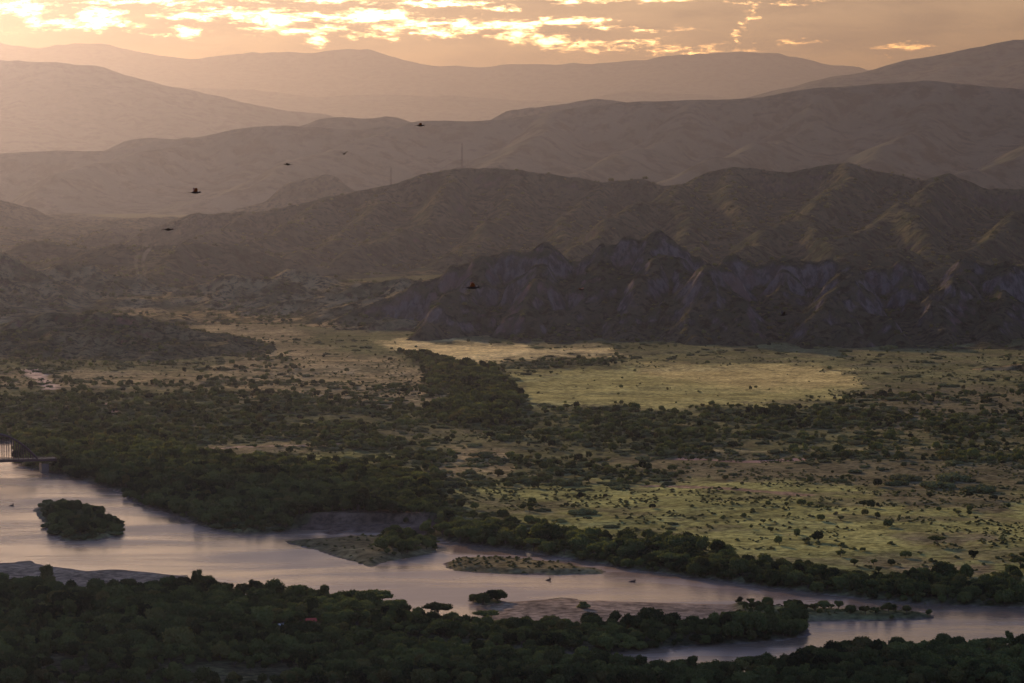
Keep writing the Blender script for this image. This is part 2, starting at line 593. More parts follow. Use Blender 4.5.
def terrain_material(name, rock=None):
    m, t, out = material(name)
    geo = t.new('ShaderNodeNewGeometry')
    pos = geo.outputs['Position']
    at = t.new('ShaderNodeAttribute', attribute_name='cover')
    n1 = t.noise(pos, 0.22, 5, 0.65)
    n2 = t.noise(pos, 0.035, 5, 0.6)
    k = t.math('MULTIPLY', t.ramp(n1, 0.30, 0.70, 0.45, 1.5), t.ramp(n2, 0.3, 0.7, 0.75, 1.25))
    c = t.mix(1.0, at.outputs['Color'], k, 'MULTIPLY')
    if rock:
        c = rock(t, pos, geo, c)
    b = t.new('ShaderNodeBump')
    b.inputs['Strength'].default_value = 0.8
    b.inputs['Distance'].default_value = 1.0 if not rock else 3.0
    t.put(b.inputs['Height'], t.noise(pos, 0.35 if not rock else 0.12, 5, 0.7))
    p = principled(t, out, c, 1.0, 0.0)
    t.l.new(b.outputs[0], p.inputs['Normal'])
    return m


me.materials.append(terrain_material('grassland'))
ground = tag(obj('ground', me), kind='structure')

# river surface
m, t, out = material('muddy_water')
geo = t.new('ShaderNodeNewGeometry')
pos = geo.outputs['Position']
n1 = t.noise(t.scale(pos, (.010, .03, 1)), 1.0, 5, 0.6, 0.6)
c = t.mix(t.ramp(n1, .3, .7), (.17, .112, .07), (.23, .155, .095))
b = t.new('ShaderNodeBump')
b.inputs['Strength'].default_value = 0.35
b.inputs['Distance'].default_value = 0.25
t.put(b.inputs['Height'], t.math('ADD', t.noise(t.scale(pos, (.5, .25, 1)), 1.0, 4, 0.7), t.math('MULTIPLY', t.noise(t.scale(pos, (.05, .03, 1)), 1.0, 3, 0.6, 1.0), 1.5)))
rg = t.ramp(t.noise(t.scale(pos, (.006, .02, 1)), 1.0, 4, 0.6, 0.5), .35, .65, .14, .34)
p = principled(t, out, c, rg, 0.17)
p.inputs['IOR'].default_value = 1.33
t.l.new(b.outputs[0], p.inputs['Normal'])
wv = [(-1500, 1150, 0), (1500, 1150, 0), (1500, 3400, 0), (-1500, 3400, 0)]
river = tag(obj('river', mesh_from('river', wv, [(0, 1, 2, 3)], [m], False)), kind='structure')


# ------------------------------------------------------------------ hills and mountains as eroded height fields
def segs(spine, Y=None):
    """spine: list of (px, py, Y) -> (x, y, z)"""
    out_ = []
    for p_ in spine:
        Yp = p_[2] if len(p_) > 2 else Y
        x, z = PD(p_[0], p_[1], Yp)
        out_.append((float(x), float(Yp), float(z)))
    return out_


def raise_spines(X, Y, spines, seed):
    """spines: list of (points, slope, power) ; height falls away from every spine"""
    H = np.full(X.shape, -60.0)
    for si, (pts, slope, foot) in enumerate(spines):
        for a, b in zip(pts[:-1], pts[1:]):
            ax, ay, az = a
            bx, by, bz = b
            ddx, ddy = bx - ax, by - ay
            L = ddx * ddx + ddy * ddy + 1e-9
            tt = np.clip(((X - ax) * ddx + (Y - ay) * ddy) / L, 0, 1)
            d = np.hypot(X - ax - tt * ddx, Y - ay - tt * ddy)
            zc = az + (bz - az) * tt
            s = slope
            d = np.sqrt(d * d + 200.0) - 14.0
            # steep near the crest, easing out at the foot
            hh = zc - s * d * (1.25 - 0.45 * smooth(0, foot, d))
            H = np.maximum(H, hh)
    return H


def erode(H, cell, drops, steps, seed, rate=0.3, cap=4.0):
    """vectorised droplet erosion"""
    rng = np.random.default_rng(seed)
    ny, nx = H.shape
    H = H.copy()
    batch = 12000
    for _ in range(max(1, drops // batch)):
        x = rng.uniform(1, nx - 2.01, batch)
        y = rng.uniform(1, ny - 2.01, batch)
        vx = np.zeros(batch)
        vy = np.zeros(batch)
        sed = np.zeros(batch)
        alive = np.ones(batch, bool)
        for _s in range(steps):
            ix, iy = x.astype(int), y.astype(int)
            fx, fy = x - ix, y - iy
            h00, h10, h01, h11 = H[iy, ix], H[iy, ix + 1], H[iy + 1, ix], H[iy + 1, ix + 1]
            gxx = (h10 - h00) * (1 - fy) + (h11 - h01) * fy
            gyy = (h01 - h00) * (1 - fx) + (h11 - h10) * fx
            h = h00 * (1 - fx) * (1 - fy) + h10 * fx * (1 - fy) + h01 * (1 - fx) * fy + h11 * fx * fy
            vx = vx * 0.35 - gxx * 0.65
            vy = vy * 0.35 - gyy * 0.65
            ln = np.hypot(vx, vy) + 1e-9
            nxp = np.clip(x + vx / ln, 1, nx - 2.01)
            nyp = np.clip(y + vy / ln, 1, ny - 2.01)
            jx, jy = nxp.astype(int), nyp.astype(int)
            gx2, gy2 = nxp - jx, nyp - jy
            h2 = H[jy, jx] * (1 - gx2) * (1 - gy2) + H[jy, jx + 1] * gx2 * (1 - gy2) + H[jy + 1, jx] * (1 - gx2) * gy2 + H[jy + 1, jx + 1] * gx2 * gy2
            dh = h2 - h
            slope_ = np.clip(-dh, 0, None)
            capac = slope_ * cap
            dep = np.where(dh > 0, np.minimum(sed, dh), np.where(sed > capac, (sed - capac) * .2, -np.minimum((capac - sed) * rate * .1, slope_ * .5)))
            dep = np.where(alive, dep, 0)
            sed -= dep
            alive &= (dh < 0.5) & (h > 1)
            np.add.at(H, (iy, ix), dep * (1 - fx) * (1 - fy))
            np.add.at(H, (iy, ix + 1), dep * fx * (1 - fy))
            np.add.at(H, (iy + 1, ix), dep * (1 - fx) * fy)
            np.add.at(H, (iy + 1, ix + 1), dep * fx * fy)
            x, y = np.where(alive, nxp, x), np.where(alive, nyp, y)
    return H


def hillfield(name, x0, x1, y0, y1, cell, spines, seed, mat, warp=(90, 26), gully=(60, 14), fine=(18, 3), ero=(150000, 50), rolling=None, yscale=1.0, crestfix=0.0):
    xs = np.arange(x0, x1 + cell, cell)
    yy = np.arange(y0, y1 + cell * yscale, cell * yscale)
    X, Y = np.meshgrid(xs, yy)
    wl, wa = warp
    Xw = X + (fbm(X / wl, Y / wl, seed + 1, 4) - .5) * wa * 2
    Yw = Y + (fbm(X / wl, Y / wl, seed + 2, 4) - .5) * wa * 2
    # keep crests where they are: warp only the slopes
    H0 = raise_spines(X, Y, spines, seed)
    H = raise_spines(Xw, Yw, spines, seed)
    H = H * .8 + H0 * .2
    if rolling:
        rr_ = ridged(X / rolling[0], Y / rolling[0] * .8, seed + 50, 4) * fbm(X / rolling[0] / 1.7, Y / rolling[0] / 1.7, seed + 60, 2) * 2
        roll = (rr_ - rolling[2]) * rolling[1]
        H, H0 = np.maximum(H, roll) + 8 * np.exp(-((H - roll) / 16) ** 2), np.maximum(H0, roll)
    steepness = np.clip(H / 40, 0, 1)
    H = H - (1 - ridged(X / gully[0], Y / gully[0], seed + 5, 4)) * gully[1] * 2 * steepness + gully[1] * .5 * steepness
    H = H + (fbm(X / fine[0], Y / fine[0], seed + 9, 4, .6) - .5) * 2 * fine[1] * steepness
    d0 = np.full(X.shape, 1e9)
    for a, b in zip(spines[0][0][:-1], spines[0][0][1:]):
        ex_, ey_ = b[0] - a[0], b[1] - a[1]
        tt = np.clip(((X - a[0]) * ex_ + (Y - a[1]) * ey_) / (ex_ * ex_ + ey_ * ey_), 0, 1)
        d0 = np.minimum(d0, np.hypot(X - a[0] - tt * ex_, Y - a[1] - tt * ey_))
    jag = (ridged(X / (wl * .5), Y / (wl * .5), seed + 70, 4, .6) - .62) * fine[1] * 5
    H = H + (H0 + fine[1] + jag - H) * np.exp(-(d0 / (wl * .30)) ** 2) * .8
    if ero:
        H = erode(H, cell, ero[0], ero[1], seed)
        H = H * .8 + blur(H, 1) * .2
    # settle into the plain
    H = np.where(H < 12, 12 - (12 - H) * .55, H)
    H = np.maximum(H, -1.2)
    e = np.minimum(np.minimum(X - x0, x1 - X) / (8 * cell), np.minimum(Y - y0, y1 - Y) / (4 * cell))
    H = -1.2 + (H + 1.2) * smooth(0, 1, e)
    me_ = mesh_from(name, np.stack([X, Y, H], -1).reshape(-1, 3), grid_faces(*X.shape), [mat])
    o = tag(obj(name, me_), kind='structure')
    return o, X, Y, H


def hill_material(name, green, dry, rockc, rocky, pale=(.26, .19, .16), s=1.0, red=(.17, .11, .095)):
    m, t, out = material(name)
    geo = t.new('ShaderNodeNewGeometry')
    pos = geo.outputs['Position']
    nz = t.new('ShaderNodeSeparateXYZ')
    t.l.new(geo.outputs['Normal'], nz.inputs[0])
    n1 = t.noise(pos, 0.02 * s, 6, 0.62)
    n2 = t.noise(pos, 0.09 * s, 5, 0.65)
    n3 = t.noise(t.scale(pos, (.11 * s, .11 * s, .028 * s)), 1.0, 5, 0.65)
    g = t.mix(t.ramp(n1, .38, .62), green, dry)
    g = t.mix(t.ramp(n2, .45, .62), g, [v_ * .32 for v_ in green])
    rk = t.mix(t.ramp(n3, .40, .60), [v_ * .4 for v_ in rockc], rockc)
    rk = t.mix(t.ramp(t.noise(pos, 0.011 * s, 4, .6), .52, .66), rk, red)
    rk = t.mix(t.ramp(n3, .64, .74), rk, pale)
    steep = t.math('ADD', t.math('SUBTRACT', 1.0, nz.outputs[2]), t.math('MULTIPLY', t.math('SUBTRACT', n2, .5), .55))
    f = t.ramp(steep, rocky[0], rocky[1])
    c = t.mix(f, g, rk)
    b = t.new('ShaderNodeBump')
    b.inputs['Strength'].default_value = 1.0
    b.inputs['Distance'].default_value = 11.0 if s > .5 else 9.0
    t.put(b.inputs['Height'], t.math('ADD', t.noise(pos, 0.07 * s, 6, 0.7), t.math('MULTIPLY', n3, .8)))
    p = principled(t, out, c, 1.0, 0.0)
    t.l.new(b.outputs[0], p.inputs['Normal'])
    return m


MG = (.060, .062, .034)
MD = (.20, .165, .085)
mat_rock = hill_material('rocky_slope', MG, (.10, .085, .05), (.165, .142, .135), (.25, .46), s=1.0)
mat_mid = hill_material('scrub_slope', (.036, .046, .027), (.10, .088, .046), (.10, .085, .078), (.25, .5), s=.7)
mat_foot = hill_material('foothill_grass', (.10, .095, .045), (.36, .27, .13), (.26, .15, .10), (.22, .42), s=1.0)
mat_far = hill_material('distant_slope', (.055, .062, .04), (.095, .085, .055), (.12, .10, .085), (.4, .7), s=.13)

mat_knoll = hill_material('knoll_earth', (.065, .072, .034), (.22, .18, .085), (.24, .13, .085), (.12, .3), s=1.3)

# rocky massif on the right of the plain
rockS = [
    (segs([(330, 322), (380, 304), (405, 294), (420, 282), (440, 276), (455, 266), (472, 262), (485, 254), (498, 256), (510, 249), (528, 252), (545, 245), (552, 262), (560, 268), (575, 264), (584, 266), (592, 255), (600, 258),
           (606, 246), (618, 248), (630, 238), (642, 241), (655, 232), (668, 240), (680, 247), (694, 256), (706, 268), (722, 270), (731, 256), (742, 262), (758, 270), (775, 262), (790, 257), (803, 264), (815, 268), (830, 260),
           (848, 264), (862, 272), (880, 268), (893, 274), (905, 262), (915, 276), (932, 296), (945, 280), (955, 270), (965, 260), (985, 268), (1005, 262), (1024, 268), (1060, 250), (1100, 255), (1150, 275), (1200, 265), (1400, 262)], 3880), 1.2, 200),
    (segs([(485, 254, 3880), (470, 280, 3780), (448, 306, 3680), (430, 326, 3600)]), 1.1, 120),
    (segs([(545, 245, 3880), (541, 275, 3770), (528, 305, 3660), (520, 335, 3560)]), 1.0, 120),
    (segs([(541, 275, 3770), (560, 305, 3680), (562, 335, 3560)]), 1.0, 120),
    (segs([(606, 246, 3880), (596, 285, 3740), (578, 315, 3640), (570, 342, 3530)]), 1.0, 120),
    (segs([(655, 232, 3880), (640, 268, 3760), (628, 300, 3650), (632, 342, 3510)]), 1.0, 120),
    (segs([(655, 232, 3880), (678, 272, 3760), (684, 300, 3680), (676, 340, 3540)]), 1.0, 120),
    (segs([(712, 266, 3640), (700, 282, 3610), (688, 315, 3540), (690, 345, 3470)]), 1.0, 100),
    (segs([(712, 266, 3640), (733, 285, 3600), (742, 320, 3520), (735, 345, 3470)]), 1.0, 100),
    (segs([(722, 270, 3880), (714, 266, 3760), (712, 266, 3640)]), 1.3, 100),
    (segs([(790, 257, 3880), (782, 290, 3740), (772, 320, 3640), (765, 345, 3520)]), 1.0, 100),
    (segs([(848, 264, 3880), (846, 272, 3760), (843, 278, 3620), (826, 305, 3560), (806, 345, 3440)]), 1.0, 110),
    (segs([(843, 278, 3620), (866, 305, 3560), (896, 330, 3500), (906, 348, 3440)]), 1.0, 110),
    (segs([(843, 278, 3620), (848, 315, 3520), (852, 348, 3430)]), 1.1, 100),
    (segs([(905, 262, 3880), (908, 300, 3760), (925, 330, 3640)]), 1.3, 100),
    (segs([(965, 260, 3880), (958, 275, 3740), (943, 305, 3640), (934, 338, 3520)]), 1.0, 100),
    (segs([(1005, 262, 3880), (1004, 295, 3700), (985, 345, 3470)]), 1.0, 100),
    (segs([(900, 350, 3440), (960, 342, 3450), (1030, 346, 3440), (1200, 330, 3480)]), .6, 80),
    (segs([(620, 346, 3500), (680, 342, 3520), (730, 346, 3480)]), .35, 120),
    (segs([(1060, 250, 3880), (1080, 310, 3640), (1070, 350, 3480)]), 1.2, 100),
]
rock = hillfield('rocky_mountain', -340, 1330, 3340, 4250, 3.6, rockS, 3, mat_rock, warp=(60, 20), gully=(64, 20), fine=(28, 3.4), ero=(84000, 40))

# low hills: the scrubby knoll on the left, small hills on the right edge, foothills behind
knollS = [
    (segs([(-130, 346), (-60, 334), (0, 328), (28, 318), (50, 313), (75, 316), (100, 313), (135, 315), (165, 324), (200, 338), (245, 364)], 3430), .30, 120),
    (segs([(50, 320, 3430), (42, 330, 3370), (32, 350, 3280)]), .75, 60),
    (segs([(112, 322, 3430), (102, 331, 3360), (86, 352, 3280)]), .75, 60),
    (segs([(152, 328, 3430), (148, 335, 3370), (152, 354, 3270)]), .75, 60),
    (segs([(10, 345, 3330), (60, 350, 3310)]), .4, 60),
]
knoll = hillfield('scrub_hill', -760, -230, 3130, 3640, 3.6, knollS, 11, mat_knoll, warp=(60, 14), gully=(46, 10), fine=(12, 1.2), ero=(36000, 40))
smallS = [
    (segs([(925, 392), (950, 378), (985, 370), (1040, 362), (1150, 366)], 3150), .45, 60),
    (segs([(940, 404), (975, 390), (1030, 384), (1120, 388)], 3010), .55, 60),
]
small = hillfield('low_hill', 380, 780, 2900, 3300, 4, smallS, 13, mat_foot, warp=(50, 10), gully=(36, 4), fine=(12, 1), ero=(24000, 30))
footS = [
    (segs([(-160, 240), (-60, 236), (0, 253), (20, 270), (48, 300)], 4300), .6, 120),
    (segs([(25, 278), (45, 264), (75, 262), (105, 268), (130, 275), (165, 280), (200, 292)], 4450), .45, 120),
    (segs([(60, 305), (110, 296), (160, 300)], 4250), .25, 100),
    (segs([(175, 298), (200, 284), (232, 272), (262, 276), (290, 280), (318, 290)], 4350), .45, 100),
    (segs([(190, 285), (240, 275), (290, 270), (330, 276)], 4600), .3, 100),
    (segs([(240, 312), (290, 300), (340, 292), (372, 282), (400, 276), (425, 286)], 4120), .45, 90),
    (segs([(272, 328), (300, 318), (332, 308), (375, 303), (420, 300)], 3980), .45, 80),
    (segs([(320, 328), (350, 316), (390, 312)], 3880), .45, 70),
    (segs([(400, 300), (440, 276), (470, 272)], 4050), .5, 80),
    (segs([(120, 322), (170, 314), (230, 318)], 4000), .2, 100),
    (segs([(-200, 318), (-120, 310), (-60, 322)], 4000), .3, 100),
]
foot = hillfield('foothill', -1150, 260, 3780, 4800, 5.5, footS, 17, mat_foot, warp=(80, 24), gully=(60, 10), fine=(18, 2), ero=(70000, 50), rolling=(170, 42, .66))

midS = [
    (segs([(-300, 230), (-120, 245), (60, 258), (120, 245), (150, 226), (195, 213), (250, 212), (290, 205), (330, 195), (385, 185), (420, 175), (455, 168), (500, 168), (545, 173), (600, 182), (640, 178),
           (660, 186), (682, 184), (710, 172), (735, 168), (790, 173), (830, 165), (850, 162), (880, 172), (920, 179), (950, 173), (985, 187), (1024, 189), (1120, 180), (1300, 196)], 6732), .72, 360),
    (segs([(250, 214, 6732), (190, 240, 6332), (120, 262, 5852)]), .62, 220),
    (segs([(330, 196, 6732), (270, 232, 6172), (190, 268, 5612)]), .62, 220),
    (segs([(385, 186, 6732), (330, 240, 6092), (250, 262, 5692)]), .62, 220),
    (segs([(455, 168, 6732), (420, 215, 6252), (350, 250, 5772)]), .62, 220),
    (segs([(520, 170, 6732), (500, 215, 6252), (455, 250, 5772)]), .62, 220),
    (segs([(600, 182, 6732), (570, 215, 6332), (540, 248, 5852)]), .62, 220),
    (segs([(700, 176, 6732), (665, 195, 6092), (632, 200, 5900), (606, 224, 5692), (575, 250, 5452)]), .66, 220),
    (segs([(665, 195, 6092), (690, 215, 5772), (700, 250, 5372)]), .66, 220),
    (segs([(735, 168, 6732), (745, 205, 6172), (720, 240, 5612)]), .66, 220),
    (segs([(850, 162, 6732), (838, 190, 6252), (800, 205, 5852), (768, 228, 5532), (735, 252, 5212)]), .7, 220),
    (segs([(800, 205, 5852), (822, 235, 5452), (850, 255, 5132)]), .7, 220),
    (segs([(950, 173, 6732), (925, 195, 6172), (893, 200, 5932), (868, 225, 5612), (835, 240, 5372)]), .7, 220),
    (segs([(893, 200, 5932), (925, 228, 5532), (945, 250, 5212)]), .7, 220),
    (segs([(1100, 182, 6732), (1040, 205, 6012), (1012, 215, 5772), (985, 238, 5452), (960, 262, 5132)]), .65, 200),
    (segs([(752, 268, 4940), (800, 256, 5004), (860, 244, 5068), (910, 246, 5132)]), .45, 140),
    (segs([(930, 272, 4892), (970, 252, 4972), (1030, 256, 5004), (1150, 250, 5052)]), .45, 140),
]
mid = hillfield('mountain_ridge', -2000, 1800, 4740, 7500, 10, midS, 23, mat_mid, warp=(240, 44), gully=(200, 17), fine=(50, 3), ero=(150000, 60), rolling=(330, 85, .46))

backS = [
    (segs([(-300, 165), (0, 198), (30, 208), (60, 226), (90, 240)], 8400), .45, 300),
    (segs([(225, 232), (262, 206), (290, 179), (300, 174), (325, 174), (340, 184), (365, 200), (400, 215)], 9240), .66, 220),
    (segs([(120, 225), (200, 214), (260, 208)], 8640), .3, 200),
]
back = hillfield('cone_hill', -2600, 0, 7700, 10200, 18, backS, 29, mat_mid, warp=(200, 50), gully=(120, 16), fine=(40, 4), ero=(24000, 50), rolling=(500, 60, .5))

farS = [
    (segs([(-400, 150), (-50, 153), (0, 150), (60, 148), (110, 150), (150, 143), (200, 135), (240, 128), (290, 124), (350, 128), (400, 126), (420, 119), (500, 116), (560, 108), (640, 100), (700, 98), (760, 95),
           (830, 85), (900, 80), (940, 78), (980, 84), (1024, 90), (1100, 100), (1200, 95), (1400, 110)], 12500), .42, 700),
    (segs([(275, 128), (320, 116), (400, 115), (450, 121)], 13985), .42, 500),
    (segs([(105, 150), (130, 133), (150, 129), (205, 130), (240, 140)], 13310), .42, 500),
    (segs([(515, 112), (540, 101), (580, 98), (640, 100)], 14120), .42, 500),
    (segs([(200, 137, 12500), (120, 160, 11825), (60, 175, 11420)]), .42, 500),
    (segs([(420, 120, 12500), (330, 155, 11690), (280, 170, 11285)]), .42, 500),
    (segs([(560, 108, 12500), (500, 145, 11690), (440, 165, 11150)]), .42, 500),
    (segs([(700, 98, 12500), (640, 140, 11690), (560, 165, 11015)]), .42, 500),
    (segs([(830, 85, 12500), (780, 135, 11690), (700, 165, 11015)]), .42, 500),
    (segs([(940, 78, 12500), (920, 130, 11690), (860, 160, 11015)]), .42, 500),
    (segs([(1100, 100, 12500), (1040, 135, 11555), (985, 165, 10880), (940, 185, 10475)]), .42, 500),
]
far = hillfield('far_ridge', -3900, 3700, 10300, 15300, 26, farS, 31, mat_far, warp=(700, 200), gully=(700, 40), fine=(140, 3), ero=(48000, 50))

f2S = [
    (segs([(-500, 80), (-100, 68), (0, 62), (60, 62), (100, 67), (140, 80), (200, 95), (260, 105), (320, 114), (400, 128)], 21500), .35, 700),
    (segs([(-400, 110), (0, 118), (60, 128), (110, 145)], 19800), .3, 500),
    (segs([(700, 110), (750, 92), (800, 76), (860, 62), (900, 51), (960, 42), (1000, 38), (1060, 40), (1200, 60), (1400, 80)], 21000), .33, 700),
]
f2 = hillfield('distant_ridge', -7500, 7200, 16500, 26000, 64, f2S, 37, mat_far, warp=(1000, 260), gully=(1300, 50), fine=(500, 14), ero=(24000, 40))
f3S = [
    (segs([(-500, 60), (-100, 38), (0, 42), (50, 48), (75, 44), (110, 46), (160, 56), (200, 60), (250, 56), (300, 54), (340, 52), (365, 50), (390, 60), (430, 67), (500, 68), (600, 64), (680, 56),
           (720, 53), (780, 56), (850, 68), (950, 80), (1100, 70), (1400, 60)], 40000), .3, 1200),
    (segs([(-300, 90), (120, 84), (220, 88), (330, 96), (460, 90), (560, 96), (700, 88), (800, 100)], 33000), .28, 900),
]
f3 = hillfield('horizon_ridge', -12000, 12000, 27000, 47000, 110, f3S, 41, mat_far, warp=(1500, 300), gully=(2200, 60), fine=(900, 30), ero=None)

fields = [(rock, 'r'), (knoll, 'k'), (small, 's'), (foot, 'f'), (mid, 'm'), (back, 'b'), (far, 'x')]
TOPZ = 0
for f_ in (rock, knoll, small, foot, mid, back, far, f2, f3):
    TOPZ = max(TOPZ, float(f_[3].max()))
print('top z', TOPZ)


def field_h(f_, x, y):
    o, X, Y, H = f_
    x0, y0 = X[0, 0], Y[0, 0]
    cx, cyy = X[0, 1] - x0, Y[1, 0] - y0
    i = np.clip((x - x0) / cx, 0, X.shape[1] - 1.01)
    j = np.clip((y - y0) / cyy, 0, X.shape[0] - 1.01)
    out_ = (x < x0) | (y < y0) | (x > X[0, -1]) | (y > Y[-1, 0])
    i0, j0 = i.astype(int), j.astype(int)
    fx, fy = i - i0, j - j0
    h = H[j0, i0] * (1 - fx) * (1 - fy) + H[j0, i0 + 1] * fx * (1 - fy) + H[j0 + 1, i0] * (1 - fx) * fy + H[j0 + 1, i0 + 1] * fx * fy
    return np.where(out_, -99, h)


# ------------------------------------------------------------------ haze
hz, t, out = material('haze')
pv = t.new('ShaderNodeVolumePrincipled')
pv.inputs['Color'].default_value = HAZE_COLOR + (1,)
pv.inputs['Density'].default_value = HAZE_DENSITY
pv.inputs['Anisotropy'].default_value = HAZE_ANISO
pv.inputs['Absorption Color'].default_value = HAZE_ABS + (1,)
t.l.new(pv.outputs[0], out.inputs['Volume'])
bx0, bx1, by0, by1, bz0, bz1 = -69000, 69000, -1600, 52000, -3.5, TOPZ + 25
bv = [(bx0, by0, bz0), (bx1, by0, bz0), (bx1, by1, bz0), (bx0, by1, bz0), (bx0, by0, bz1), (bx1, by0, bz1), (bx1, by1, bz1), (bx0, by1, bz1)]
bf = [(0, 3, 2, 1), (4, 5, 6, 7), (0, 1, 5, 4), (1, 2, 6, 5), (2, 3, 7, 6), (3, 0, 4, 7)]
tag(obj('haze', mesh_from('haze', bv, bf, [hz], False)), kind='stuff')


# ------------------------------------------------------------------ unseen clouds, added to shade the river and the near woods
cm_, t, out = material('shade_cloud_white')
principled(t, out, (.8, .8, .8), 1.0, 0.0)


def shade_cloud_bank(gx0, gx1, gy0, gy1, alt, seed, nlump=70):
    '''a flat-bottomed bank of lumps standing between the sun and that patch of ground'''
    rng = np.random.default_rng(seed)
    k = alt / math.tan(SUN_EL)
    ox, oy = math.sin(SUN_AZ) * k, math.cos(SUN_AZ) * k
    parts_ = []
    iv, fi = icosphere(3)
    for i in range(nlump):
        cx__ = rng.uniform(gx0, gx1) + ox
        cy__ = rng.uniform(gy0, gy1) + oy
        r_ = rng.uniform(.10, .19) * (gx1 - gx0) * .55
        n_ = fbm(iv[:, 0] * 2.2 + i * 3.1, iv[:, 1] * 2.2 + iv[:, 2] * 1.7, seed + i, 4)
        vv = iv * (0.75 + .55 * n_)[:, None]
        vv = vv * np.array((r_, min(r_, (gy1 - gy0) * .28), r_ * .42))
        vv[:, 2] = np.where(vv[:, 2] < 0, vv[:, 2] * .35, vv[:, 2])
        parts_.append((vv + np.array((cx__, cy__, alt + rng.uniform(-10, 25))), fi, 0))
    v_, f_, _ = joinmesh(parts_)
    return tag(obj('shade_cloud', mesh_from('shade_cloud', v_, f_, [cm_], True)), kind='structure')


SHADE_CLOUDS = [(-1000, 1200, 250, 1420, 1300, 3, 130), (-1100, -150, 1500, 2150, 1330, 4, 70)]  # ground patches to keep in shade, one added cloud bank each


# ------------------------------------------------------------------ trees
def leaf_material(name, dark, light, transl=.25):
    m, t, out = material(name)
    oi = t.new('ShaderNodeObjectInfo')
    tcn = t.new('ShaderNodeTexCoord')
    n = t.noise(tcn.outputs['Object'], .9, 3, .6)
    f = t.math('MULTIPLY_ADD', oi.outputs['Random'], .75, t.math('MULTIPLY', t.math('SUBTRACT', n, .25), .5))
    gp = t.new('ShaderNodeNewGeometry')
    big_n = t.ramp(t.noise(gp.outputs['Position'], .018, 3, .6), .35, .65, -.22, .22)
    c = t.mix(t.ramp(t.math('ADD', f, big_n), 0.0, 1.0, smooth=False), dark, light)
    # a few trees are yellowish or dry
    odd = t.ramp(t.math('FRACT', t.math('MULTIPLY', oi.outputs['Random'], 7.31)), .86, .99, 0, .5, smooth=False)
    c = t.mix(odd, c, (.17, .125, .045))
    d = t.new('ShaderNodeBsdfDiffuse')
    tr = t.new('ShaderNodeBsdfTranslucent')
    t.l.new(c, d.inputs[0])
    t.l.new(t.mix(1.0, c, (1.3, 1.3, .6), 'MULTIPLY'), tr.inputs[0])
    mx = t.new('ShaderNodeMixShader')
    mx.inputs[0].default_value = transl
    t.l.new(d.outputs[0], mx.inputs[1])
    t.l.new(tr.outputs[0], mx.inputs[2])
    t.l.new(mx.outputs[0], out.inputs['Surface'])
    return m


leaf_m = leaf_material('foliage', (.016, .024, .012), (.135, .150, .048))
scrub_m = leaf_material('scrub_foliage', (.055, .062, .028), (.165, .165, .062))
bark_m = plain('bark', (.10, .075, .055), .95, .1)

ICO = None


def icosphere(sub):
    tt = (1 + 5 ** .5) / 2
    v_ = [(-1, tt, 0), (1, tt, 0), (-1, -tt, 0), (1, -tt, 0), (0, -1, tt), (0, 1, tt), (0, -1, -tt), (0, 1, -tt), (tt, 0, -1), (tt, 0, 1), (-tt, 0, -1), (-tt, 0, 1)]
    f_ = [(0, 11, 5), (0, 5, 1), (0, 1, 7), (0, 7, 10), (0, 10, 11), (1, 5, 9), (5, 11, 4), (11, 10, 2), (10, 7, 6), (7, 1, 8), (3, 9, 4), (3, 4, 2), (3, 2, 6), (3, 6, 8), (3, 8, 9), (4, 9, 5), (2, 4, 11), (6, 2, 10), (8, 6, 7), (9, 8, 1)]
    v_ = [np.array(a, float) / np.linalg.norm(a) for a in v_]
    for _ in range(sub):
        cache, nf = {}, []

        def midp(a, b):
            k = (min(a, b), max(a, b))
            if k not in cache:
                q = v_[a] + v_[b]
                v_.append(q / np.linalg.norm(q))
                cache[k] = len(v_) - 1
            return cache[k]
        for a, b, c_ in f_:
            ab, bc, ca = midp(a, b), midp(b, c_), midp(c_, a)
            nf += [(a, ab, ca), (b, bc, ab), (c_, ca, bc), (ab, bc, ca)]
        f_ = nf
    return np.array(v_), np.array(f_)


ICO1, ICO2 = icosphere(1), icosphere(2)


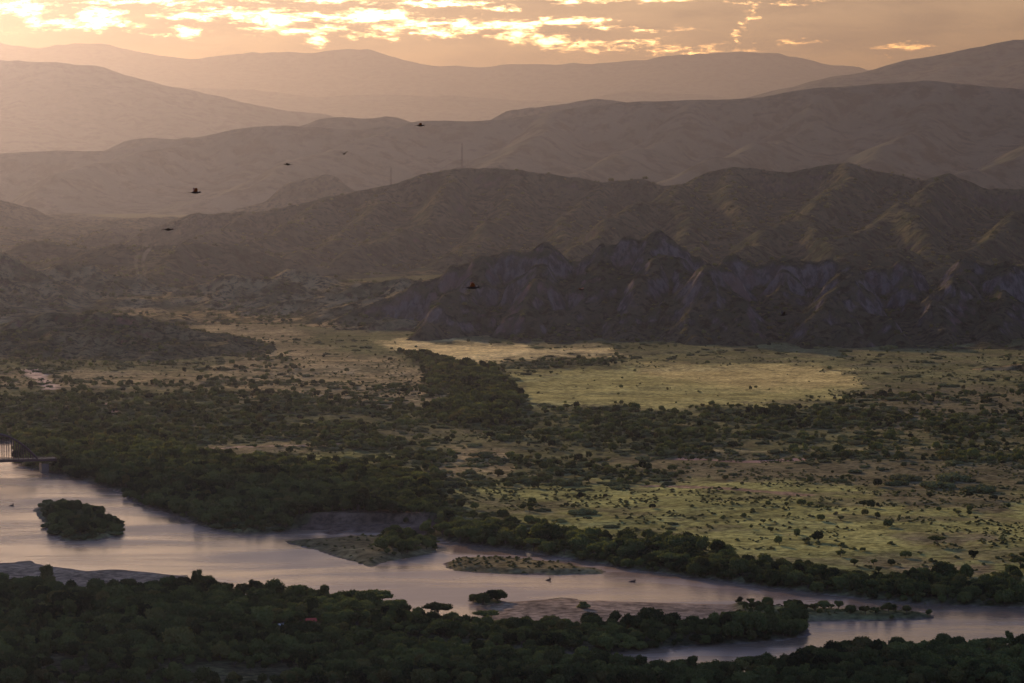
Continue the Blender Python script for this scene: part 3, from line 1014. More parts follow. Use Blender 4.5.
def crown_mesh(seed, nlob, leaves, rad=4.5, hgt=6.0, base=3.0, flat=1.0, leafsize=.55, ico=ICO1, spread=1.0, core=.78):
    """foliage: dark lumpy cores filled round with many small leaf clumps (triangles only)"""
    rng = np.random.default_rng(seed)
    V, Fc = [], []
    nv = 0
    lobes = []
    for i in range(nlob):
        a = rng.uniform(0, 6.283)
        rr = rad * spread * math.sqrt(rng.uniform(0, 1)) * .68
        zz = base + hgt * (.28 + .5 * rng.uniform(0, 1) * (1 - .55 * (rr / rad)))
        lr = rad * rng.uniform(.34, .52)
        lobes.append((rr * math.cos(a), rr * math.sin(a), zz, lr, lr * rng.uniform(.6, .85) * flat * hgt / 6.0))
    for (lx, ly, lz, lr, lh) in lobes:
        iv, fi = ico
        d = iv * (1 + rng.uniform(-.22, .22, (len(iv), 1)))
        vv = d * np.array((lr, lr, lh)) * core + np.array((lx, ly, lz))
        V.append(vv)
        Fc.append(fi + nv)
        nv += len(vv)
    n = leaves
    li = rng.integers(0, nlob, n)
    L = np.array(lobes)[li]
    d = rng.normal(size=(n, 3))
    d /= np.linalg.norm(d, axis=1, keepdims=True)
    d[:, 2] = np.where(d[:, 2] < -.35, -d[:, 2], d[:, 2])
    rfac = rng.uniform(.72, 1.16, (n, 1))
    cpt = L[:, :3] + d * rfac * np.stack([L[:, 3], L[:, 3], L[:, 4]], 1)
    t1 = rng.normal(size=(n, 3))
    nrm = d + rng.normal(size=(n, 3)) * .6
    nrm /= np.linalg.norm(nrm, axis=1, keepdims=True)
    t1 -= nrm * (t1 * nrm).sum(1, keepdims=True)
    t1 /= np.linalg.norm(t1, axis=1, keepdims=True)
    t2 = np.cross(nrm, t1)
    sz = leafsize * rng.uniform(.5, 1.3, (n, 1))
    q = np.stack([cpt + t1 * sz, cpt + t2 * sz * .8, cpt - t1 * sz, cpt - t2 * sz * .8], 1).reshape(-1, 3)
    qi = np.arange(n)[:, None] * 4 + nv
    tri = np.concatenate([qi + np.array([[0, 1, 2]]), qi + np.array([[0, 2, 3]])])
    V.append(q)
    Fc.append(tri)
    return np.concatenate(V), np.concatenate(Fc), lobes


def tube(p0, p1, r0, r1, k=6):
    p0, p1 = np.array(p0, float), np.array(p1, float)
    d = p1 - p0
    d /= np.linalg.norm(d) + 1e-9
    up = np.array((0, 0, 1.)) if abs(d[2]) < .9 else np.array((1., 0, 0))
    a = np.cross(d, up)
    a /= np.linalg.norm(a)
    b_ = np.cross(d, a)
    ang = np.arange(k) / k * 2 * math.pi
    ring = np.cos(ang)[:, None] * a + np.sin(ang)[:, None] * b_
    V = np.concatenate([p0 + ring * r0, p1 + ring * r1, [p0, p1]])
    Fc = []
    for i in range(k):
        j = (i + 1) % k
        Fc += [(i, j, k + j), (i, k + j, k + i), (2 * k, j, i), (2 * k + 1, k + i, k + j)]
    return V, np.array(Fc)


def joinmesh(parts):
    V, Fc, M, n = [], [], [], 0
    for p_ in parts:
        v_, f_, mi = p_ if len(p_) == 3 else (p_[0], p_[1], 0)
        V.append(v_)
        Fc.append(f_ + n)
        M.append(np.full(len(f_), mi))
        n += len(v_)
    return np.concatenate(V), np.concatenate(Fc), np.concatenate(M)


def trunk_mesh(lobes, base, r=.32):
    parts = [tube((0, 0, -1.2), (0.1, 0, base + .6), r * 1.3, r * .8, 7)]
    for (lx, ly, lz, lr, lh) in lobes[:6]:
        parts.append(tube((0.1, 0, base * .75), (lx * .8, ly * .8, lz), r * .55, r * .2, 5))
    v_, f_, _ = joinmesh([(a, b_, 0) for a, b_ in parts])
    return v_, f_


KINDS = {  # leaves, form
    'round_a': dict(seed=1, nlob=11, rad=4.8, hgt=7.4, base=.9),
    'round_b': dict(seed=2, nlob=9, rad=4.0, hgt=6.6, base=.7),
    'round_c': dict(seed=3, nlob=14, rad=5.6, hgt=7.8, base=.9),
    'tall': dict(seed=4, nlob=10, rad=3.4, hgt=9.8, base=1.2, flat=.9),
    'umbrella': dict(seed=5, nlob=13, rad=6.6, hgt=3.8, base=4.2, flat=.75, spread=1.35),
    'thicket': dict(seed=7, nlob=16, rad=6.5, hgt=3.2, base=-.5, flat=1.3, spread=1.3),
    'bush': dict(seed=6, nlob=7, rad=2.4, hgt=2.6, base=-.4, flat=1.2),
}
NEAR, LOW = {}, {}
for k, kw in KINDS.items():
    big_ = k not in ('bush', 'thicket')
    v_, f_, lob = crown_mesh(leaves=900 if big_ else 330, leafsize=.48 if big_ else .34, ico=ICO2, **kw)
    cm = mesh_from('crown_' + k, v_, f_, [leaf_m if big_ else scrub_m], False)
    tv, tf = trunk_mesh(lob, kw['base'] if big_ else 1.0, .32 if big_ else .14)
    tm = mesh_from('trunk_' + k, tv, tf, [bark_m], True)
    NEAR[k] = (cm, tm)
    # one joined mesh for the masses of trees that are one object
    v2, f2_, m2 = joinmesh([(v_, f_, 0), (tv, tf, 1)])
    NEAR[k + '_j'] = mesh_from('tree_' + k, v2, f2_, [leaf_m if big_ else scrub_m, bark_m], False, m2)
    v_, f_, lob = crown_mesh(leaves=210 if big_ else 90, leafsize=.85 if big_ else .55, ico=ICO1, **kw)
    tv, tf = tube((0, 0, -1.2), (0.1, 0, max(kw['base'], .6) + 1), .4, .3, 5)
    v2, f2_, m2 = joinmesh([(v_, f_, 0), (tv, tf, 1)])
    LOW[k] = mesh_from('far_tree_' + k, v2, f2_, [leaf_m if big_ else scrub_m, bark_m], False, m2)
ORDER = ['round_a', 'round_b', 'round_c', 'tall', 'umbrella', 'bush', 'thicket']


def scatter_object(name, pts, scl, rot, idx, protos, label):
    """a mass of trees too many to count: one object, copies of a few tree shapes set on points"""
    n = len(pts)
    me_ = bpy.data.meshes.new(name)
    me_.vertices.add(n)
    me_.vertices.foreach_set('co', np.asarray(pts, np.float32).ravel())
    a = me_.attributes.new('siz', 'FLOAT_VECTOR', 'POINT')
    a.data.foreach_set('vector', np.asarray(scl, np.float32).ravel())
    a = me_.attributes.new('rot', 'FLOAT_VECTOR', 'POINT')
    r3 = np.zeros((n, 3), np.float32)
    r3[:, 2] = rot
    a.data.foreach_set('vector', r3.ravel())
    a = me_.attributes.new('pick', 'INT', 'POINT')
    a.data.foreach_set('value', np.asarray(idx, np.int32))
    o = tag(obj(name, me_), label, None, None, 'stuff')
    ng = bpy.data.node_groups.new(name, 'GeometryNodeTree')
    ng.interface.new_socket('Geometry', in_out='INPUT', socket_type='NodeSocketGeometry')
    ng.interface.new_socket('Geometry', in_out='OUTPUT', socket_type='NodeSocketGeometry')
    N, Lk = ng.nodes, ng.links
    gi, go = N.new('NodeGroupInput'), N.new('NodeGroupOutput')
    jn = N.new('GeometryNodeJoinGeometry')
    for pme in reversed(protos):
        po = bpy.data.objects.get('shape_' + pme.name) or bpy.data.objects.new('shape_' + pme.name, pme)
        inf = N.new('GeometryNodeObjectInfo')
        inf.inputs['Object'].default_value = po
        inf.inputs['As Instance'].default_value = False
        g2i = N.new('GeometryNodeGeometryToInstance')
        Lk.new(inf.outputs['Geometry'], g2i.inputs[0])
        Lk.new(g2i.outputs[0], jn.inputs[0])
    iop = N.new('GeometryNodeInstanceOnPoints')
    iop.inputs['Pick Instance'].default_value = True

    def named(nm, typ):
        q = N.new('GeometryNodeInputNamedAttribute')
        q.data_type = typ
        q.inputs['Name'].default_value = nm
        return [s_ for s_ in q.outputs if s_.enabled and s_.name == 'Attribute'][0]
    Lk.new(gi.outputs[0], iop.inputs['Points'])
    Lk.new(jn.outputs[0], iop.inputs['Instance'])
    Lk.new(named('pick', 'INT'), iop.inputs['Instance Index'])
    e2r = N.new('FunctionNodeEulerToRotation')
    Lk.new(named('rot', 'FLOAT_VECTOR'), e2r.inputs[0])
    Lk.new(e2r.outputs[0], iop.inputs['Rotation'])
    Lk.new(named('siz', 'FLOAT_VECTOR'), iop.inputs['Scale'])
    Lk.new(iop.outputs[0], go.inputs[0])
    md = o.modifiers.new('scatter', 'NODES')
    md.node_group = ng
    return o


RNG = np.random.default_rng(5)


def jitter_points(y0, y1, cell, half=.235, extra=60):
    yv = np.arange(y0, y1, cell)
    xm = half * y1 + extra
    xv = np.arange(-xm, xm, cell)
    X, Y = np.meshgrid(xv, yv)
    X = X + RNG.uniform(-.48, .48, X.shape) * cell
    Y = Y + RNG.uniform(-.48, .48, Y.shape) * cell
    k = np.abs(X) < half * Y + extra
    return X[k], Y[k]


def all_hills(x, y):
    return np.maximum.reduce([field_h(f_, x, y) for f_, _ in fields[:4]])


# --- candidates on the plain
cand = []
for (y0, y1, cell) in ((1300, 1720, 4.9), (1720, 2300, 6.2), (2300, 3000, 6.6), (3000, 3900, 8.0)):
    X, Y = jitter_points(y0, y1, cell)
    sdl = land_sd(X, Y)
    k = sdl > 1.0
    X, Y, sdl = X[k], Y[k], sdl[k]
    H, br = ground_h(X, Y, sdl)
    hh = all_hills(X, Y)
    k = hh < H - .3
    X, Y, sdl, H, br = X[k], Y[k], sdl[k], H[k], br[k]
    px, py = proj(X, Y, H)
    dn, _ = cover(px, py)
    dn = np.where(Y > 3600, .25, dn)
    cl_ = fbm(X / 55, Y / 70, 91, 4)
    cl2 = fbm(X / 18, Y / 18, 191, 2)
    # probability from density, gathered into clumps and lines
    pr = smooth(0, 1, (dn - (1 - cl_ * 1.0 - .0)) * 3.2 + .5)
    lines = fbm(X / 120, Y / 70, 291, 4)
    thin = smooth(.43, .56, .6 * lines + .4 * cl_ + (dn - .6) * .25)
    pr = .07 + (.10 + .92 * thin) * smooth(.08, .85, dn) ** 1.2 * .85
    pr = np.where(dn > .9, 1.0, np.where(dn < .12, dn * 1.5 * smooth(.46, .60, cl_ * .6 + cl2 * .4) * 2.6, pr))
    # dense line of trees along the far bank
    farbank = (sdl < 34 + 20 * (fbm(X / 60, Y / 60, 66, 2))) & (py < 615) & (sdl > 1)
    pr = np.where(farbank, 1.0, pr)
    # islands
    isl = np.full(X.shape, -1)
    for q, ip in enumerate(island_polys):
        isl[inside(X, Y, ip)] = q
    pr = np.where(isl == 0, np.where(px > 46, 1.0, .0), pr)
    pr = np.where(isl == 1, np.where(px > 383, 1.0, .42), pr)
    pr = np.where(isl == 2, np.where((py < 568) & (px < 560), .75, .3), pr)
    pr = np.where(isl == 3, .9, pr)
    pr = np.where(isl == 4, .0, pr)
    # gravel bars stay bare apart from a fringe
    pr = np.where((br > .12) & (isl < 0), .0, pr)
    # bluff face
    bld = polydist(X, Y, G([(345, 530), (372, 528), (408, 531)]), closed=False)
    pr = np.where((bld < 30) & (sdl < 26), .0, pr)
    keep = RNG.uniform(0, 1, X.shape) < pr
    keep &= ~((px > 478) & (px < 700) & (py > 597) & (py < 626) & (isl < 0))
    for a in zip(X[keep], Y[keep], H[keep], px[keep], py[keep], dn[keep], sdl[keep], isl[keep]):
        cand.append(a)
for (y0, y1, cell) in ((1750, 2350, 6.0), (2350, 3300, 8.5)):
    X, Y = jitter_points(y0, y1, cell)
    sdl = land_sd(X, Y)
    X, Y, sdl = X[sdl > 30], Y[sdl > 30], sdl[sdl > 30]
    H, br = ground_h(X, Y, sdl)
    px, py = proj(X, Y, H)
    dn, _ = cover(px, py)
    nn = .5 * fbm(X / 14, Y / 20, 412, 2) + .5 * fbm(X / 90, Y / 60, 413, 3)
    k = (dn < .7) & (dn > .03) & (nn + RNG.uniform(-.04, .04, X.shape) > .56) & (all_hills(X, Y) < H - .3)
    for a in zip(X[k], Y[k], H[k], px[k], py[k], dn[k], sdl[k], np.full(int(k.sum()), -9)):
        cand.append(a)
cand = np.array(cand)
HUTS = [(311, 621, 4.2), (281, 625.5, 3.6)]
for hx, hy_, hz_ in HUTS:
    qx_, qy_ = P(hx, hy_, hz_)
    cand = cand[~((np.abs(cand[:, 0] - qx_) < 6.5) & (cand[:, 1] - qy_ < 7) & (cand[:, 1] - qy_ > -32))]
print('plain trees', len(cand))

# kind and size for each
n = len(cand)
cx_, cy_, cz_, cpx, cpy, cdn, csd, cis = cand.T
rv = RNG.uniform(0, 1, n)
kind = np.select([rv < .32, rv < .62, rv < .84, rv < .92, rv < .94], [0, 1, 2, 3, 4], 5)
size = RNG.uniform(.38, 1.05, n) * (.8 + .5 * fbm(cx_ / 45, cy_ / 45, 55, 3))
openland = (cdn < .5)
bushy = openland & (RNG.uniform(0, 1, n) < .62)
kind = np.where(bushy, 5, kind)
size = np.where(openland & ~bushy, size * .72, size)
size = np.where(kind == 5, size * RNG.uniform(.7, 1.5, n), size)
size = np.where((cdn < .88) & (cy_ > 1800), size * .68, size)
kind = np.where((cdn < .88) & (cdn > .25) & (cy_ > 1800) & (RNG.uniform(0, 1, n) < .45), 6, kind)
size = np.where(kind == 6, size * RNG.uniform(.5, 1.5, n), size)
kind = np.where((cdn < .88) & (cy_ > 1800) & (kind == 4), 5, kind)
size = np.where(cy_ > 2900, size * .85, size)
size = np.where((cis == 2), size * .35, size)
kind = np.where(cis == 2, 5, kind)
size = np.where((cis == 2), size * 2.0, size)
kind = np.where((cis == 3), 5, kind)
size = np.where(cis == 3, np.clip(size, .5, .9), size)
size = np.where((cis == 1) & (cpx < 383), size * .6, size)
kind = np.where((cis == 1) & (cpx < 383), 5, kind)
kind = np.where((cis == 0) & (kind == 4), 0, kind)
size = np.where(cis == 0, np.clip(size, .7, 1), size)
kind = np.where((cis == 0) & (kind == 5), 1, kind)
size = np.where(cpy > 560, size * .84, size)
tuss = cis == -9
kind = np.where(tuss, 5, kind)
size = np.where(tuss, RNG.uniform(.25, .75, n), size)
# strip of low trees on the long bar, wooded spit in front
strip = (cpx > 690) & (cpx < 936) & (cpy > 600) & (cpy < 623) & (cis < 0)
kind = np.where(strip & (RNG.uniform(0, 1, n) < .45), 5, kind)
size = np.where(strip, size * .62, size)
spit = (cpx > 420) & (cpx < 812) & (cpy >= 612) & (cpy < 648)
size = np.where(spit, size * .9, size)
kind = np.where((cpy > 575) & (kind == 4), 1, kind)
kind = np.where((cpy > 600) & (kind == 5) & ~strip & (RNG.uniform(0, 1, n) < .7), 2, kind)
rots = RNG.uniform(0, 6.283, n)
sz3 = np.stack([size * RNG.uniform(.85, 1.15, n), size * RNG.uniform(.85, 1.15, n), size * RNG.uniform(.85, 1.2, n)], 1)

# ---- the trees that show largest become things of their own
used = np.zeros(n, bool)
made = {}


def place_tree(i, label, group, name=None, cat='tree'):
    kd = ORDER[int(kind[i])]
    nm = name or ('bush' if kd == 'bush' else 'tree')
    r = empty(nm, (float(cx_[i]), float(cy_[i]), float(cz_[i])), float(rots[i]))
    r.scale = tuple(float(s_) for s_ in sz3[i])
    tag(r, label, cat, group)
    cm, tm = NEAR[kd]
    for nm_, mm_ in (('crown', cm), ('trunk', tm)):
        key = nm_ + kd
        if key not in made:
            made[key] = bpy.data.objects.new(nm_, mm_)
            c_ = made[key]
        else:
            c_ = made[key].copy()
        c_.parent = r
        C.objects.link(c_)
    used[i] = True
    return r


def nearest(px, py, knd=None):
    d = np.hypot(cpx - px, (cpy - py) * 2) + used * 1e6
    if knd is not None:
        d = d + (kind != knd) * 1e5
    return int(np.argmin(d))


inframe = (cpx > -6) & (cpx < 1030)
nTree = 0
# named single trees
singles = [
    (378, 606, 4, 1.10, 'umbrella_tree', 'wide flat-topped tree standing above the near wood with its crown against the river'),
    (438, 617, 4, 1.0, 'umbrella_tree', 'flat-topped tree at the water edge just left of the small bush islet'),
    (276, 600, 0, 1.25, 'round_tree', 'rounded tree rising highest over the near bank left of the flat-topped tree'),
    (943, 583, 2, 1.25, 'round_tree', 'large dark round tree standing over the far bank below the green pasture on the right'),
    (47, 590, 3, 1.1, 'tree', 'dark tree standing up in front of the grey gravel shore at the left'),
    (650, 630, 2, 1.15, 'tree', 'tallest dark tree on the wooded spit below the gravel bar'),
    (583, 607, 5, 1.9, 'bush', 'single dark round bush on the bare grey gravel bar'),
    (486, 622, 4, .8, 'umbrella_tree', 'low flat-topped tree at the left end of the gravel bar'),
]
for (sx, sy, kd, s_, nm, lab) in singles:
    # a tree exactly there
    i = nearest(sx, sy)
    x_, y_ = P(sx, sy, 1.5)
    cx_[i], cy_[i] = x_, y_
    cz_[i] = float(ground_h(np.array([float(x_)]), np.array([float(y_)]))[0][0])
    cz_[i] = max(cz_[i], .3)
    kind[i] = kd
    sz3[i] = (s_, s_, s_ * 1.05)
    place_tree(i, lab, None, nm, 'bush' if kd == 5 else 'tree')
    nTree += 1
ntrees0 = nTree
# the first ranks of the near wood
near = np.where(inframe & (cpy > 600) & ~used)[0]
near = near[np.argsort(cy_[near])]
bottom = near[(cpy[near] < 706)][:150]
for i in bottom:
    if cpx[i] < 340:
        lab, grp = 'dark tree of the near wood at the left of the bottom edge', 'trees at the bottom edge, left'
    elif cpx[i] < 680:
        lab, grp = 'dark tree of the near wood at the middle of the bottom edge', 'trees at the bottom edge, middle'
    else:
        lab, grp = 'dark tree of the near wood at the right of the bottom edge', 'trees at the bottom edge, right'
    kind[i] = kind[i] if kind[i] != 5 else 1
    place_tree(i, lab, grp)
# the oval wooded island
isl0 = np.where((cis == 0) & ~used & (kind != 5))[0]
isl0 = isl0[np.argsort(cy_[isl0])][:55]
for i in isl0:
    place_tree(i, 'dark tree on the small oval wooded island at the left of the river', 'trees on the oval river island')
# trees in the open pasture
past = np.where(inframe & (cis > -5) & (cpy > 488) & (cpy < 572) & (cpx > 600) & (cdn < .2) & ~used)[0]
pt = past[kind[past] != 5]
pt = pt[np.argsort(cy_[pt])][:70]
for i in pt:
    place_tree(i, 'small dark tree standing on the open green pasture right of centre', 'lone trees on the green pasture')
pb = past[kind[past] == 5]
pb = pb[np.argsort(cy_[pb])][:200]
for i in pb:
    place_tree(i, 'low dark bush scattered on the open green pasture right of centre', 'bushes on the green pasture', 'bush', 'bush')
# bushes of the two low islands and the islet
for q, lab, grp in ((2, 'small low bush on the long flat grassy island in mid river', 'bushes on the flat grassy island'),
                    (3, 'dark bush on the tiny islet near the near bank', 'bushes on the tiny islet'),
                    (1, 'bush on the long island below the eroded bluff', 'bushes on the island below the bluff')):
    ii = np.where((cis == q) & ~used & (kind == 5))[0][:60]
    for i in ii:
        place_tree(i, lab, grp, 'bush', 'bush')
print('single trees', int(used.sum()), 'bushes', len(pb))

rest = ~used
zones_ = [
    ('near_wood', rest & (cy_ < 1640) & (cpy > 580), [NEAR[k_ + '_j'] for k_ in ORDER], 'thick dark wood covering the near bank of the river'),
    ('far_bank_wood', rest & ~((cy_ < 1640) & (cpy > 580)) & (cy_ < 2150), [NEAR[k_ + '_j'] for k_ in ORDER], 'dark wood and thickets along the far bank of the river'),
    ('plain_scrub', rest & ~((cy_ < 1640) & (cpy > 580)) & (cy_ >= 2150), [LOW[k_] for k_ in ORDER], 'scattered scrub trees and thickets over the wide valley floor'),
]
for nm, mk, pr_, lab in zones_:
    if mk.sum():
        scatter_object(nm, np.stack([cx_, cy_, cz_], 1)[mk], sz3[mk], rots[mk], kind[mk], pr_, lab)

# ---- scrub on the hills
for f_, nm, cell, sz_, lab, thr in (
        (knoll, 'knoll_scrub', 7.5, .75, 'scrub and small trees on the low hill at the left', .54),
        (small, 'low_hill_scrub', 9, .75, 'scrub on the low hills at the right edge', .42),
        (foot, 'foothill_scrub', 13, .9, 'scrub and thickets over the hazy foothills', .54),
        (rock, 'mountain_scrub', 13, .8, 'trees and scrub on the rocky mountains', .47),
        (mid, 'ridge_scrub', 24, 1.3, 'trees dotted over the middle mountain ridge', .50)):
    o, X0, Y0, H0 = f_
    xv = np.arange(X0[0, 0], X0[0, -1], cell)
    yv = np.arange(Y0[0, 0], Y0[-1, 0], cell)
    X, Y = np.meshgrid(xv, yv)
    X = (X + RNG.uniform(-.5, .5, X.shape) * cell).ravel()
    Y = (Y + RNG.uniform(-.5, .5, Y.shape) * cell).ravel()
    h = field_h(f_, X, Y)
    cc = X0[0, 1] - X0[0, 0]
    hx = (field_h(f_, X + cc, Y) - h) / cc
    hy = (field_h(f_, X, Y + cc) - h) / cc
    sl = np.hypot(hx, hy)
    nn = fbm(X / 60, Y / 60, 88, 4)
    k = (h > 4 if f_ is not rock else h > 10) & (nn + RNG.uniform(-.08, .08, X.shape) > thr) & (sl < .8) & (np.abs(X) < .2 * Y + 60)
    if f_ is foot:
        k = k & (h > 6)
    X, Y, h = X[k], Y[k], h[k]
    m_ = len(X)
    kd = np.where(RNG.uniform(0, 1, m_) < .6, 5, RNG.integers(0, 3, m_))
    s0 = np.where(kd == 5, RNG.uniform(.9, 1.9, m_), RNG.uniform(.45, .9, m_)) * sz_
    s3 = np.stack([s0, s0, s0 * RNG.uniform(.7, 1.1, m_)], 1)
    scatter_object(nm, np.stack([X, Y, h - .2], 1), s3, RNG.uniform(0, 6.28, m_), kd, [LOW[k_] for k_ in ORDER], lab)
    print(nm, m_)


for c__ in SHADE_CLOUDS:
    shade_cloud_bank(*c__)

# ------------------------------------------------------------------ small built things
def box(c, s):
    x, y, z = c
    a, b_, d = s[0] / 2, s[1] / 2, s[2] / 2
    V = np.array([(x + i * a, y + j * b_, z + k * d) for i in (-1, 1) for j in (-1, 1) for k in (-1, 1)])
    Fc = np.array([(0, 1, 3), (0, 3, 2), (4, 6, 7), (4, 7, 5), (0, 4, 5), (0, 5, 1), (2, 3, 7), (2, 7, 6), (0, 2, 6), (0, 6, 4), (1, 5, 7), (1, 7, 3)])
    return V, Fc


def part(name, pieces, mat, parent, smooth_=False, loc=(0, 0, 0)):
    v_, f_, _ = joinmesh([(a, b_, 0) for a, b_ in pieces])
    return obj(name, mesh_from(name, v_, f_, [mat], smooth_), parent, loc)


steel = plain('painted_steel', (.04, .02, .024), .6, .3, 0.0)
concrete = plain('concrete', (.14, .11, .095), .9, .2)
asphalt = plain('asphalt', (.06, .055, .055), .9, .2)

# tied-arch bridge at the left edge; its right end rests on the far bank
ex, ey = P(41, 459.5, 9.0)
ex, ey = float(ex), float(ey)
wx0, wy0 = P(-175, 466, 9.0)
dxb, dyb = float(wx0) - ex, float(wy0) - ey
LB = math.hypot(dxb, dyb)
br = empty('arch_bridge', (ex, ey, 0), math.atan2(dyb, dxb))
tag(br, 'dark steel arch bridge with thin hangers crossing the river at the left edge', 'bridge')
DZ = 9.3
W = 8.0
part('deck', [box((LB / 2 - 3, 0, DZ - .3), (LB + 14, W, 1.6))], steel, br)
part('roadway', [box((LB / 2 - 3, 0, DZ + .58), (LB + 13.6, W - 1.6, .15))], asphalt, br)
for sgn in (-1, 1):
    part('parapet', [box((LB / 2 - 3, sgn * (W / 2 - .2), DZ + 1.0 + .45), (LB + 13.8, .18, .25))] +
         [box((LB / 2 - 3 + q_, sgn * (W / 2 - .2), DZ + .95), (.15, .14, .85)) for q_ in np.arange(-LB / 2 - 6, LB / 2 + 6.5, 3.0)], steel, br)
A0, A1, RISE = 3.0, 62.0, 17.5
NS = 30


def arch_z(s_):
    return DZ + .6 + RISE * 4 * s_ * (1 - s_)


for sgn in (-1, 1):
    pc = []
    for q_ in range(NS):
        s0_, s1_ = q_ / NS, (q_ + 1) / NS
        pc.append(tube((A0 + (A1 - A0) * s0_, sgn * (W / 2 + .35), arch_z(s0_)), (A0 + (A1 - A0) * s1_, sgn * (W / 2 + .35), arch_z(s1_)), .62, .62, 8))
    ar = part('arch_rib', pc, steel, br)
    for q_ in range(1, 18):
        s0_ = q_ / 18
        xx = A0 + (A1 - A0) * s0_
        part('hanger', [tube((xx, sgn * (W / 2 + .35), DZ + .4), (xx, sgn * (W / 2 + .35), arch_z(s0_)), .3, .3, 5)], steel, ar)
part('cross_bracing', [tube((A0 + (A1 - A0) * s_, -(W / 2 + .3), arch_z(s_)), (A0 + (A1 - A0) * s_, W / 2 + .3, arch_z(s_)), .25, .25, 6) for s_ in np.linspace(.2, .8, 9)], steel, br)
for xx in (-2.0, 64.0, 128.0, LB + 2):
    part('abutment', [box((xx, 0, 2.2), (5, W + 2, 8.4))], concrete, br)

# radio masts on the ridges
mast_m = plain('mast_steel', (.07, .05, .05), .6, .3)


def mast(px, pyb, pyt, Y, f_, lab):
    x, z = PD(px, pyb, Y)
    _, zt = PD(px, pyt, Y)
    x = float(x)
    h0 = float(field_h(f_, np.array([x]), np.array([float(Y)]))[0])
    z0 = h0 - .5
    H_ = float(zt) - z0
    r = empty('radio_mast', (x, Y, z0))
    tag(r, lab, 'mast', 'radio masts on the middle ridge')
    pc = []
    for a in range(3):
        aa = a * 2.094 + .4
        pc.append(tube((.95 * math.cos(aa), .95 * math.sin(aa), 0), (.7 * math.cos(aa), .7 * math.sin(aa), H_), .38, .30, 5))
    part('mast_leg', pc[:1], mast_m, r)
    part('mast_leg', pc[1:2], mast_m, r)
    part('mast_leg', pc[2:3], mast_m, r)
    lat = []
    nb_ = int(H_ / 2.6)
    for q_ in range(nb_):
        za, zb = q_ / nb_ * H_, (q_ + 1) / nb_ * H_
        for a in range(3):
            a0, a1 = a * 2.094 + .4, (a + 1) * 2.094 + .4
            lat.append(tube((.85 * math.cos(a0), .85 * math.sin(a0), za), (.85 * math.cos(a1), .85 * math.sin(a1), zb), .16, .16, 4))
    part('lattice', lat, mast_m, r)
    part('antenna', [tube((0, 0, H_), (0, 0, H_ + 3), .12, .06, 5)], mast_m, r)
    part('dish', [tube((0, -1.0, H_ * .8), (0, -1.5, H_ * .8), 1.0, 1.2, 10)], mast_m, r)
    return r


mast(391, 186, 168, 6732, mid, 'thin lattice radio mast on the left shoulder of the middle ridge')
mast(462, 170, 143, 6750, mid, 'lattice radio mast behind the round top of the middle ridge, right of the other')

# driftwood in the river
wood = plain('wet_wood', (.05, .032, .028), .8, .3)


def snag(px, py, L, lab, seed):
    rng = np.random.default_rng(seed)
    x, y = P(px, py)
    r = empty('driftwood', (float(x), float(y), 0), rng.uniform(-.5, .5))
    tag(r, lab, 'driftwood', 'driftwood in the river')
    part('log', [tube((-L / 2, 0, -.1), (L * .05, .1, .35), .32, .40, 8), tube((L * .05, .1, .35), (L / 2, .2, .55), .40, .5, 8)], wood, r)
    part('root', [tube((L * .42, .2, .4), (L * .42 + .5 * math.cos(a), .2 + .5 * math.sin(a), .9 + .9 * abs(math.sin(a * 1.7))), .22, .08, 5) for a in (0, .9, 1.9, 2.8, 4, 5.2)], wood, r)
    part('branch', [tube((-L * .1, 0, .2), (-L * .2, .3, 1.1), .14, .05, 5)], wood, r)
    return r


snag(632, 582, 3.4, 'dark snag of driftwood in open water right of the flat grassy island', 1)
snag(548, 580.5, 2.6, 'small dark driftwood log just below the flat grassy island', 2)
snag(11, 506, 3.2, 'dark driftwood log in the water left of the oval wooded island', 3)


# huts among the near trees
def hut(px, py, z, roofc, wallc, lab, s_=1.0, rz=.3):
    x, y = P(px, py, z)
    x, y = float(x), float(y)
    g0 = float(ground_h(np.array([x]), np.array([y]))[0][0])
    r = empty('hut', (x, y, g0), rz)
    r.scale = (s_, s_, s_)
    tag(r, lab, 'hut')
    hgt = z - g0
    hgt = max(hgt / s_, 2.4)
    part('wall', [box((0, 0, hgt / 2 - .3), (4.2, 3.2, hgt))], wallc, r)
    V = np.array([(-2.5, -2, hgt - .3), (2.5, -2, hgt - .3), (2.5, 2, hgt - .3), (-2.5, 2, hgt - .3), (-2.5, 0, hgt + 1), (2.5, 0, hgt + 1)])
    Fc = np.array([(0, 1, 5), (0, 5, 4), (2, 3, 4), (2, 4, 5), (0, 4, 3), (1, 2, 5), (0, 3, 2), (0, 2, 1)])
    part('roof', [(V, Fc)], roofc, r)
    part('door', [box((.3, -1.64, .9), (.9, .08, 1.9))], wood, r)
    # clear the trees around it
    return r


redroof = plain('red_roof', (.42, .07, .04), .8, .2)
paleroof = plain('pale_roof', (.40, .37, .34), .7, .3)
hut(311, 621, 4.2, redroof, concrete, 'tiny red-roofed hut in a small clearing of the near wood', 1.0)
hut(281, 625.5, 3.6, paleroof, concrete, 'tiny pale-roofed hut in the near wood, left of the red-roofed one', .7, .8)

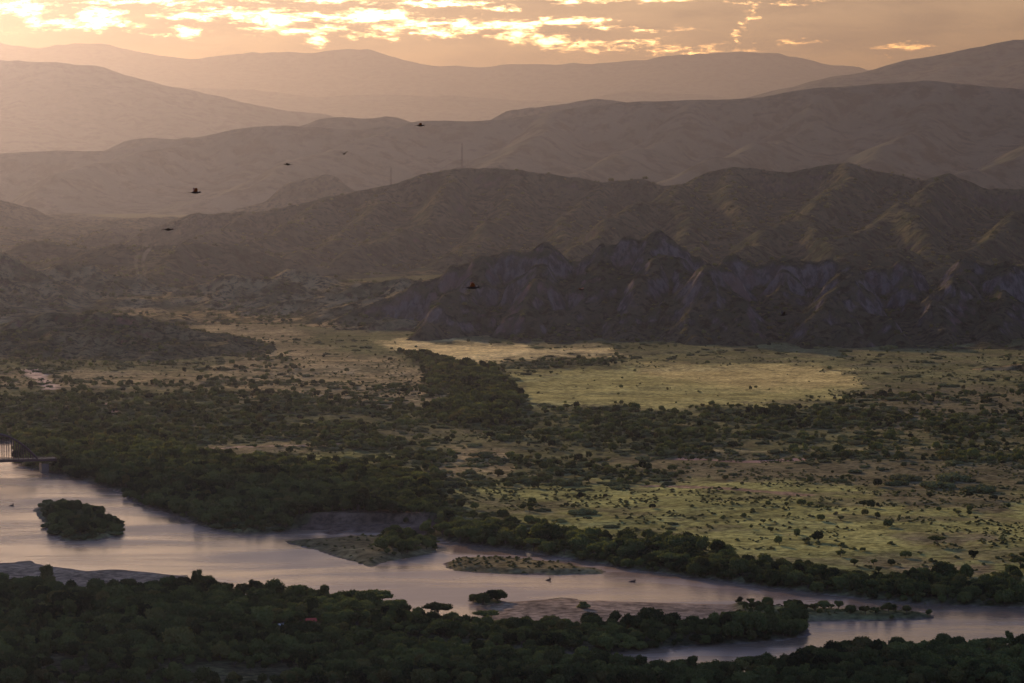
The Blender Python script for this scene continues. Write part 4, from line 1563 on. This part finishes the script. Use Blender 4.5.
# thin smoke rising over the foothills
sm_, t, out = material('smoke')
pv2 = t.new('ShaderNodeVolumePrincipled')
pv2.inputs['Color'].default_value = (.9, .88, .85, 1)
pv2.inputs['Density'].default_value = .009
t.l.new(pv2.outputs[0], out.inputs['Volume'])
for q_, (spx, spy) in enumerate(((134, 286), (141, 280))):
    x, z = PD(spx, spy, 4600)
    pc = []
    rs = np.random.default_rng(q_ + 3)
    pts_ = [(float(x) + math.sin(a * .9 + q_) * 2.2 * a ** .5 + 1.4 * a, 4600 + q_ * 14, float(z) + a * 8.0 - 6) for a in range(8)]
    ring_v, k_ = [], 10
    for a, (x_, y_, z_) in enumerate(pts_):
        rr2 = (.8 + .55 * a) * rs.uniform(.8, 1.2) if a < 7 else .6
        for b2 in range(k_):
            an = b2 / k_ * 6.283
            ring_v.append((x_ + rr2 * math.cos(an), y_ + rr2 * math.sin(an), z_))
    fc = []
    for a in range(7):
        for b2 in range(k_):
            c2 = (b2 + 1) % k_
            fc += [(a * k_ + b2, a * k_ + c2, (a + 1) * k_ + c2), (a * k_ + b2, (a + 1) * k_ + c2, (a + 1) * k_ + b2)]
    nvv = len(ring_v)
    ring_v += [pts_[0], pts_[-1]]
    for b2 in range(k_):
        c2 = (b2 + 1) % k_
        fc += [(nvv, c2, b2), (nvv + 1, 7 * k_ + b2, 7 * k_ + c2)]
    tag(obj('smoke', mesh_from('smoke', ring_v, fc, [sm_], True)), kind='stuff')

# birds
bird_m = plain('bird_body', (.035, .022, .018), .8, .2, scale=40)
wing_m = plain('bird_wing', (.22, .075, .035), .8, .2, scale=20)


def bird(px, py, Y, span, head, flap, lab, wingc):
    x, z = PD(px, py, Y)
    r = empty('flying_bird', (float(x), Y, float(z)), head)
    tag(r, lab, 'bird', 'birds flying over the valley')
    s_ = span
    iv, fi = ICO2
    bx = iv[:, 0]
    taper = np.where(bx < 0, 1 - .75 * (-bx) ** 1.5, 1 - .35 * bx ** 2)
    body = np.stack([bx * .30 * s_, iv[:, 1] * .075 * s_ * taper, iv[:, 2] * .08 * s_ * taper], 1)
    headv = iv * .06 * s_ + np.array((.30 * s_, 0, .025 * s_))
    beak = tube((.34 * s_, 0, .025 * s_), (.42 * s_, 0, .015 * s_), .022 * s_, .003 * s_, 6)
    bo = part('body', [(body, fi), (headv, fi), beak], bird_m, r, True)
    for sg in (-1, 1):
        pts = [(.12, .05), (.14, .25), (.05, .5), (-.06, .46), (-.08, .2), (-.12, .05)]
        top = np.array([(a * s_, sg * b_ * s_, math.sin(flap) * b_ * s_ * 1.0 + .03 * s_) for a, b_ in pts])
        bot = top - np.array((0, 0, .014 * s_))
        V = np.concatenate([top, bot])
        Fc = []
        for q_ in range(1, 5):
            Fc += [(0, q_, q_ + 1), (6, 6 + q_ + 1, 6 + q_)]
        for q_ in range(6):
            w_ = (q_ + 1) % 6
            Fc += [(q_, w_, 6 + w_), (q_, 6 + w_, 6 + q_)]
        part('wing', [(V, np.array(Fc))], wingc, r)
    tl = np.array([(-.24, -.03, .0), (-.24, .03, 0), (-.44, .09, .0), (-.36, 0, 0), (-.44, -.09, 0)]) * s_
    V = np.concatenate([tl + (0, 0, .012 * s_), tl - (0, 0, .012 * s_)])
    Fc = [(0, 1, 3), (1, 2, 3), (0, 3, 4), (5, 8, 6), (6, 8, 7), (5, 9, 8)]
    for q_ in range(5):
        w_ = (q_ + 1) % 5
        Fc += [(q_, w_, 5 + w_), (q_, 5 + w_, 5 + q_)]
    part('tail', [(V, np.array(Fc))], bird_m, r)


bird(195, 192.5, 60, .30, .25, .55, 'dark bird with rufous wings, the upper of two close together at the left', wing_m)
bird(168, 229.5, 60, .28, .1, .15, 'thin dark bird lower left, below the rufous one', bird_m)
bird(288, 164.5, 75, .26, 3.0, .2, 'small dark bird over the hazy ridge, left of the flat-topped hill', bird_m)
bird(344, 154, 85, .22, 1.2, .7, 'tiny dark bird above the flat-topped hill', bird_m)
bird(420, 125.5, 60, .24, .1, .35, 'small rufous bird highest in the picture, against the far ridge', wing_m)
bird(472, 287.5, 45, .30, .05, .45, 'largest red-brown bird in front of the left end of the rocky mountain', wing_m)
bird(581, 289.5, 80, .26, -.5, .3, 'small reddish bird in front of the middle of the rocky mountain', wing_m)
bird(783, 315, 70, .26, .2, .6, 'small black bird in front of the right part of the rocky mountain', bird_m)
